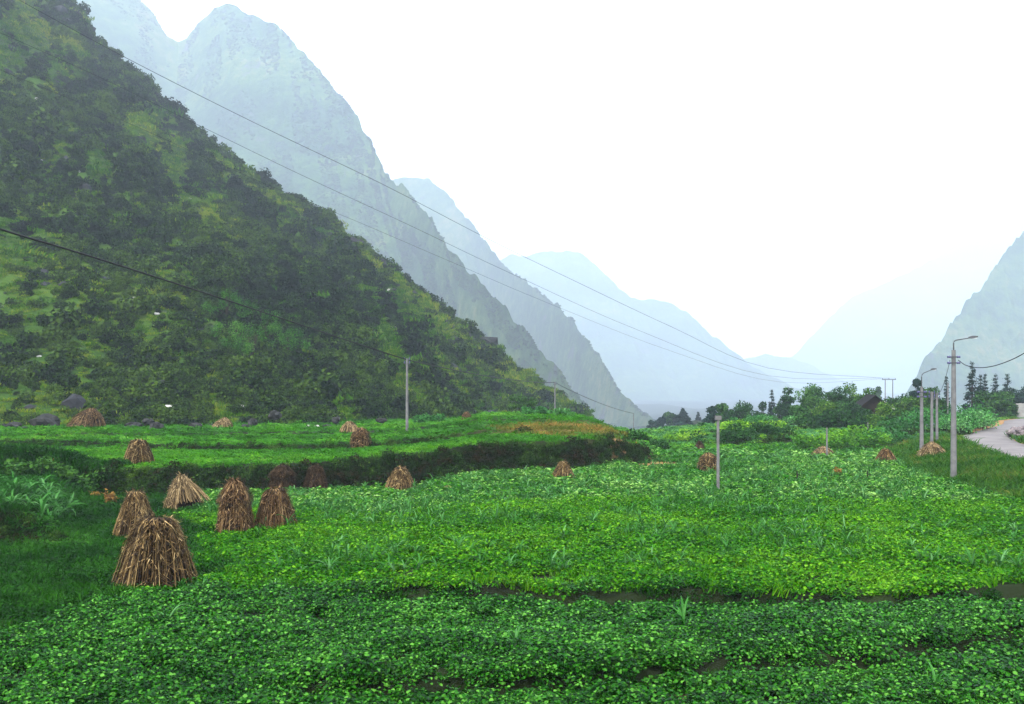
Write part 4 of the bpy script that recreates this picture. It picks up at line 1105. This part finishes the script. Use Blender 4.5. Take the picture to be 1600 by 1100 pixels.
# twin pole far behind
Yt = 250; tx = (1389 - 800) / FOC * Yt; tz = h1(tx, Yt); th = CAMZ - (593 - HOR) / FOC * Yt - tz
root = empty('twin_pole', (tx, Yt, tz)); tag(root, 'far twin pole with a crossbar above the trees', 'pole')
for s in (-1, 1):
    m = MB(); m.tube([(s * 1.05, 0, -.5), (s * 1.05, 0, th + .1)], [.17, .12], 8); m.build('shaft', M['concrete_pole'], root)
m = MB(); m.box((0, 0, th), (3.9, .2, .2)); m.build('crossbar', M['galvanised'], root)
for s in (-1.75, 0, 1.75):
    m = MB(); m.tube([(s, 0, th + .1), (s, 0, th + .2), (s, 0, th + .3), (s, 0, th + .42)], [.05, .11, .06, .09], 8); m.build('insulator', M['insulator'], root)

def cable(pts, r, label, smooth=6, sag=None):
    P = catmull(np.array([tuple(p) for p in pts], float), smooth)
    m = MB(); m.tube([tuple(p) for p in P], r, 5); o = m.build('power_cable', M['cable'], None, True)
    return tag(o, label, 'cable', 'overhead cables')
def span(a, b, sag, n=14):
    a = np.array(a); b = np.array(b)
    return [a + (b - a) * t - np.array([0, 0, 4 * sag * t * (1 - t)]) for t in np.linspace(0, 1, n)]
topF = np.array([PF.x, PF.y, PF.z + HF - .1]); topG = np.array([PG.x, PG.y, PG.z + HG - .1]); topH = np.array([PH.x, PH.y, PH.z + HH])
# the thick service cable: from off the left edge along the poles
lead = [pix(-120, 312, 27), pix(0, 358, 35), pix(120, 394, 42), pix(240, 432, 49.5), pix(360, 471, 57.5), pix(480, 511, 66), pix(570, 541, 73.5)]
cable(lead + [topF] + span(topF, topG, .5)[1:] + span(topG, topH, .6)[1:], 0.05, 'thick black cable crossing the hillside from the left edge to the utility poles', 3)
end = np.array([tx, Yt, tz + th + .4])
for k, (pts, dx, rr, lb) in enumerate((
   ([(-40, -40), (30, 0), (200, 92), (400, 193), (600, 289), (760, 372), (900, 440), (1050, 511), (1200, 575)], -1.75, .032, 'highest of three long wires running down across the valley'),
   ([(-80, 14), (0, 51), (150, 118), (305, 193), (470, 273), (640, 352), (800, 428), (1000, 517), (1200, 587)], 0, .026, 'middle of three long wires running down across the valley'),
   ([(-80, 72), (0, 109), (200, 192), (393, 278), (560, 347), (700, 407), (860, 475), (1050, 549), (1220, 597)], 1.75, .02, 'lowest of three long wires running down across the valley'))):
    W = []
    for (px, py) in pts:
        f = (px + 40) / (1389 + 40.0); Yw = 1 / ((1 - f) / 95 + f / Yt)
        W.append(pix(px, py, Yw))
    cable(W + [end + np.array([dx, 0, 0])], rr, lb, 5)
la = np.array([LA.x + .25, LA.y, LA.z + HA - .55])
cable([la, pix(1510, 571, LA.y * .97), pix(1530, 574.5, LA.y * .94), pix(1552, 572, LA.y * .90), pix(1576, 564, LA.y * .86), pix(1600, 552, LA.y * .82), pix(1650, 520, LA.y * .74)], .022, 'black cable sagging from the front street lamp to the right edge', 4)
lb2 = np.array([LB.x, LB.y, LB.z + HB - .5])
cable(span(la - np.array([.45, 0, 0]), np.array([PD.x, PD.y, PD.z + HD - .1]), .5), .014, 'thin wire from the front street lamp to the pole behind it', 2)

# ------------------------------------------------------------------ buildings
def gable(name, label, px, Y, w, dpt, wall_h, roof_h, wall, roof, rz, over=.5, z=None, windows=(), door=None, trim=False, corrug=True):
    X = (px - 800) / FOC * Y; Z = h1(X, Y) if z is None else z
    root = empty(name, (X, Y, Z - .05), rz); tag(root, label, 'house')
    x, y = w / 2, dpt / 2
    m = MB(); V = [(-x, -y, -.4), (x, -y, -.4), (x, y, -.4), (-x, y, -.4), (-x, -y, wall_h), (x, -y, wall_h), (x, y, wall_h), (-x, y, wall_h), (0, -y, wall_h + roof_h - .05), (0, y, wall_h + roof_h - .05)]
    m.add(V, [(0, 1, 5, 8, 4), (2, 3, 7, 9, 6), (1, 2, 6, 5), (3, 0, 4, 7)]); m.build('wall', M[wall], root)
    for s in (-1, 1):
        r = MB(); n = 22; yy = np.linspace(-y - over, y + over, n + 1)
        sl = roof_h / x; ex = x + over; V = []
        for i, q in enumerate(yy):
            c = .04 if (corrug and i % 2) else 0
            V += [(0, q, wall_h + roof_h + .06 + c), (s * ex, q, wall_h + roof_h + .06 + c - sl * ex), (0, q, wall_h + roof_h - .02), (s * ex, q, wall_h + roof_h - .02 - sl * ex)]
        F = []
        for i in range(n):
            a, b = 4 * i, 4 * i + 4
            F += [(a, a + 1, b + 1, b), (a + 2, b + 2, b + 3, a + 3), (a + 1, a + 3, b + 3, b + 1)]
        F += [(0, 2, 3, 1), (4 * n, 4 * n + 1, 4 * n + 3, 4 * n + 2)]
        r.add(V, F); r.build('roof_slope', M[roof], root)
        if trim:
            t = MB(); L = math.hypot(ex, sl * ex); V = []
            for u in (.42, 1):
                for (dy, dz) in ((-.06, -.16), (-.06, .10), (0.02, .10), (.02, -.16)):
                    V.append((s * ex * u, -y - over - .03 + dy, wall_h + roof_h - sl * ex * u + dz))
            t.add(V, [(0, 1, 5, 4), (1, 2, 6, 5), (2, 3, 7, 6), (3, 0, 4, 7), (0, 3, 2, 1), (4, 5, 6, 7)]); t.build('bargeboard', M['white_paint' if s > 0 else 'wood_dark'], root)
    for (wx, wz, ww, wh) in windows:
        f = MB()
        for (cx, cz, sx, sz) in ((wx, wz + wh / 2, ww + .12, .08), (wx, wz - wh / 2, ww + .12, .08), (wx - ww / 2, wz, .08, wh - .08), (wx + ww / 2, wz, .08, wh - .08)):
            f.box((cx, -y - .02, cz), (sx, .08, sz))
        fr = f.build('window_frame', M['wood_dark'], root)
        g = MB(); g.box((wx, -y - .006, wz), (ww - .08, .03, wh - .08)); g.build('pane', M['glass_dark'], fr)
    if door:
        g = MB(); g.box((door[0], -y - .02, door[2] / 2), (door[1], .06, door[2])); g.build('door', M['wood_dark'], root)
    return root
gable('wooden_house', 'dark roofed wooden house half hidden in the grove, white roof edge', 1361, 106, 3.2, 5.0, 2.6, 1.3, 'wood_dark', 'roof_dark', rad(-12), .5, trim=True, windows=((-1.2, 1.4, .8, .8),), door=(.8, .9, 1.9))
gable('grey_house', 'pale grey roofed house cut by the right edge', 1601, 128, 5.0, 5.5, 1.9, 1.6, 'wall_grey', 'roof_pale', rad(78), .5, windows=((1.2, 1.2, .8, .7), (-1.3, 1.2, .8, .7)))
gable('small_hut', 'small pink walled hut with pale roof beyond the hedge', 1515, 116, 2.2, 2.4, 1.3, .5, 'wall_pink', 'roof_pale', rad(15), .3, corrug=False, door=(.2, .6, 1.1))
# yard wall by the grey house
xw, yw = (1578 - 800) / FOC * 122.0, 126.5
root = empty('yard_wall', (xw, yw, h1(xw, yw))); tag(root, 'low grey yard wall left of the grey house', 'wall')
for row in range(4):
    for k in range(5):
        m = MB(); m.box((-.96 + k * .47 + (.2 if row % 2 else 0), 0, .12 + row * .25), (.455, .3 + .02 * ((k + row) % 2), .235)); m.build('block', M['wall_grey'], root)

# rubble wall along the inside of the road bend
root = empty('rubble_wall', (42.6, 78, h1(42.6, 78))); tag(root, 'rubble stone wall along the inside of the road bend', 'wall')
line = catmull(np.array([(60.5, 100.5), (56.5, 95), (52, 89), (47.5, 83), (44.2, 78.6), (42.8, 75.6), (44.0, 73.2), (47.0, 72.6)], float), 14)
SM = [rock_mesh(R, M['stone'], 1, .3) for i in range(6)]
rz0 = root.location
cumd = 0
for i in range(0, len(line) - 1):
    for lay in range(2):
        x, y = line[i] + R.normal(0, .18, 2); s = R.uniform(.26, .46)
        o = bpy.data.objects.new('stone', SM[R.randint(6)]); COL.objects.link(o); o.parent = root
        o.location = (x - rz0.x, y - rz0.y, h1(x, y) - rz0.z + .15 + lay * .32); o.rotation_euler = tuple(R.uniform(0, 6.28, 3)); o.scale = (s * 1.2, s, s * .8)

# boulders at the foot of the hillside
BL = ['blocky dark boulder between the leaning stack and the low pale stack', 'wide dark boulder right of the leaning stack', 'dark boulder behind the blocky one by the leaning stack', 'dark boulder at the left edge of the hillside foot',
 'widest dark boulder left of the leaning stack', 'dark boulder just left of the low pale stack', 'small dark boulder touching the low pale stack on its left', 'dark boulder just right of the low pale stack', 'second dark boulder right of the low pale stack, farther back',
 'dark boulder left of the tent shaped stack', 'dark boulder behind the tent shaped stack', 'smallest dark boulder near the left edge', 'dark boulder up the slope between low pale stack and tent shaped stack', 'dark boulder between the tent shaped stack and the utility pole']
BM_ = [rock_mesh(R, M['boulder'], 3, .45) for i in range(4)]
for i, (px, py, w) in enumerate([(246, 672, 24), (208, 668, 34), (232, 664, 26), (20, 668, 26), (70, 667, 40), (306, 668, 26), (330, 666, 14), (385, 669, 16), (395, 664, 18), (512, 668, 16), (525, 660, 18), (40, 671, 12), (430, 652, 18), (596, 661, 18)]):
    X, Y, Z = ground_hit(px, py) if py > 665 else (*pp(px, 84.5), h1(*pp(px, 84.5)) + (668 - py) * .06)
    s = w / FOC * Y / 2
    o = obj('boulder', BM_[i % 4]); o.location = (X, Y, Z + s * .2); o.scale = (s, s * .8, s * R.uniform(.6, .95)); o.rotation_euler = (0, 0, R.uniform(0, 6))
    tag(o, BL[i], 'boulder', 'boulders along the hillside foot')
for i, (px, py, w) in enumerate([(84, 667, 8), (482, 664, 11), (495, 665, 8)]):
    X, Y = pp(px, 83); o = obj('boulder', rock_mesh(R, M['rock_pale'], 2, .4)); s = w / FOC * Y / 2
    o.location = (X, Y, h1(X, Y) + s * .4); o.scale = (s, s, s * .8); tag(o, ['small whitish boulder left of the leaning stack', 'larger whitish boulder left of the tent shaped stack', 'smaller whitish boulder left of the tent shaped stack'][i], 'boulder', 'whitish boulders')

# ------------------------------------------------------------------ single plants
MZL = ['with the brightest arching leaves, at the dark gap in the near beans', 'tall in the near beans, below the right half of the dark gap', 'at the right end of the dark gap in the beans',
 'in the middle field, straight below the round stack', 'in the bottom right corner of the near beans', 'with a tall blade, below the largest stack', 'just right of the largest stack, farther one', 'close against the right foot of the largest stack',
 'below the cone stack at the bean field edge', 'in the middle field, below the stack at the right bank end', 'in the middle field, below the lone cone stack', 'in the middle field, below the flattened stack', 'in the middle field, below the broad stack by the lamp',
 'at the bottom edge beside the bare soil', 'in the near beans, below the brightest maize plant', 'in the near beans, right of the tall one', 'in the middle field, left of the concrete post', 'in the middle field, below the small cone stack']
MZ = [maize_mesh(R, M['maize'], 9, .95, .055) for i in range(5)]
for i, (px, py, s) in enumerate([(742, 975, 1.0), (1068, 992, 1.1), (1322, 966, .9), (1135, 868, .95), (1462, 1096, .9), (264, 985, .95), (316, 932, .7), (285, 925, .6), (430, 925, .7), (880, 848, .85), (620, 868, .8), (1282, 872, .85), (1425, 868, .8), (952, 1096, .7), (806, 1022, .8), (1160, 955, .7), (1005, 866, .85), (1330, 880, .8)]):
    X, Y, Z = ground_hit(px, py)
    o = obj('maize_plant', MZ[i % 5], None, (X, Y, Z)); o.scale = (s, s, s); o.rotation_euler = (0, 0, R.uniform(0, 6.28))
    tag(o, 'young maize plant ' + MZL[i], 'maize plant', 'maize plants among the beans')
def dry_plant(px, py, hpx, label, seed, leaf='dead_leaf'):
    r = np.random.RandomState(seed); X, Y, Z = ground_hit(px, py); H = hpx / FOC * Y
    root = empty('dry_plant', (X, Y, Z)); tag(root, label, 'dry plant'); m = MB(); P = []
    for k in range(9):
        e = Vector((r.normal(0, .18) * H, r.normal(0, .18) * H, H * r.uniform(.6, 1))); m.tube([(0, 0, -.1), tuple(e * .5 + Vector((0, 0, .05))), tuple(e)], [.02, .014, .006], 4, False)
        P.append(np.array([tuple(e)]) * r.uniform(.4, 1, (26, 1)) + r.normal(0, .07 * H, (26, 3)))
    m.build('stems', M['stalk_red'], root); P = np.concatenate(P); n = len(P)
    V, F = leaves(P, rdir(r, n) - np.array([0, 0, .5]), rdir(r, n), r.uniform(.1, .22, n), False, .8); obj('foliage', mesh_from('foliage', V, F, M[leaf]), root)
dry_plant(175, 792, 26, 'orange brown withered plant left of the pale lopsided stack', 1)
dry_plant(148, 782, 16, 'small withered plant at the foot of the left bank', 2)
dry_plant(86, 728, 10, 'small rust red plant on the left terrace', 3)
dry_plant(386, 832, 30, 'withered orange stems leaning beside the tall narrow stack', 5)
dry_plant(1310, 748, 16, 'withered brown plant standing in the far field', 4)
for i, (px, py, hp, lb) in enumerate([(1245, 756, 12, 'short dark stick in the far field, left of the withered plant'), (1355, 754, 9, 'short dark stick in the far field, right of the withered plant')]):
    X, Y, Z = ground_hit(px, py); H = hp / FOC * Y + .3
    root = empty('field_stick', (X, Y, Z)); tag(root, lb, 'stick'); m = MB()
    m.tube([(0, 0, -.2), (.03, .02, H * .5), (.01, 0, H)], [.05, .045, .03], 6); m.build('shaft', M['wood_dark'], root)
    m = MB(); m.tube([(.03, .02, H * .6), (.16, .0, H * .85)], [.025, .012], 5); m.build('twig', M['wood_dark'], root)

# ------------------------------------------------------------------ haze
hz = MB(); hz.box((1000, 4170, 730), (15000, 8980, 1820))
hm, hn = new_mat('haze')
pv = hn.nodes.new('ShaderNodeVolumePrincipled'); pv.inputs['Color'].default_value = HAZE_COLOR
pv.inputs['Density'].default_value = HAZE_DENSITY; pv.inputs['Anisotropy'].default_value = 0.0
ho = hn.nodes.new('ShaderNodeOutputMaterial'); hn.links.new(pv.outputs[0], ho.inputs['Volume'])
tag(hz.build('haze', hm), 'pale blue haze filling the whole valley', 'haze', kind='stuff')
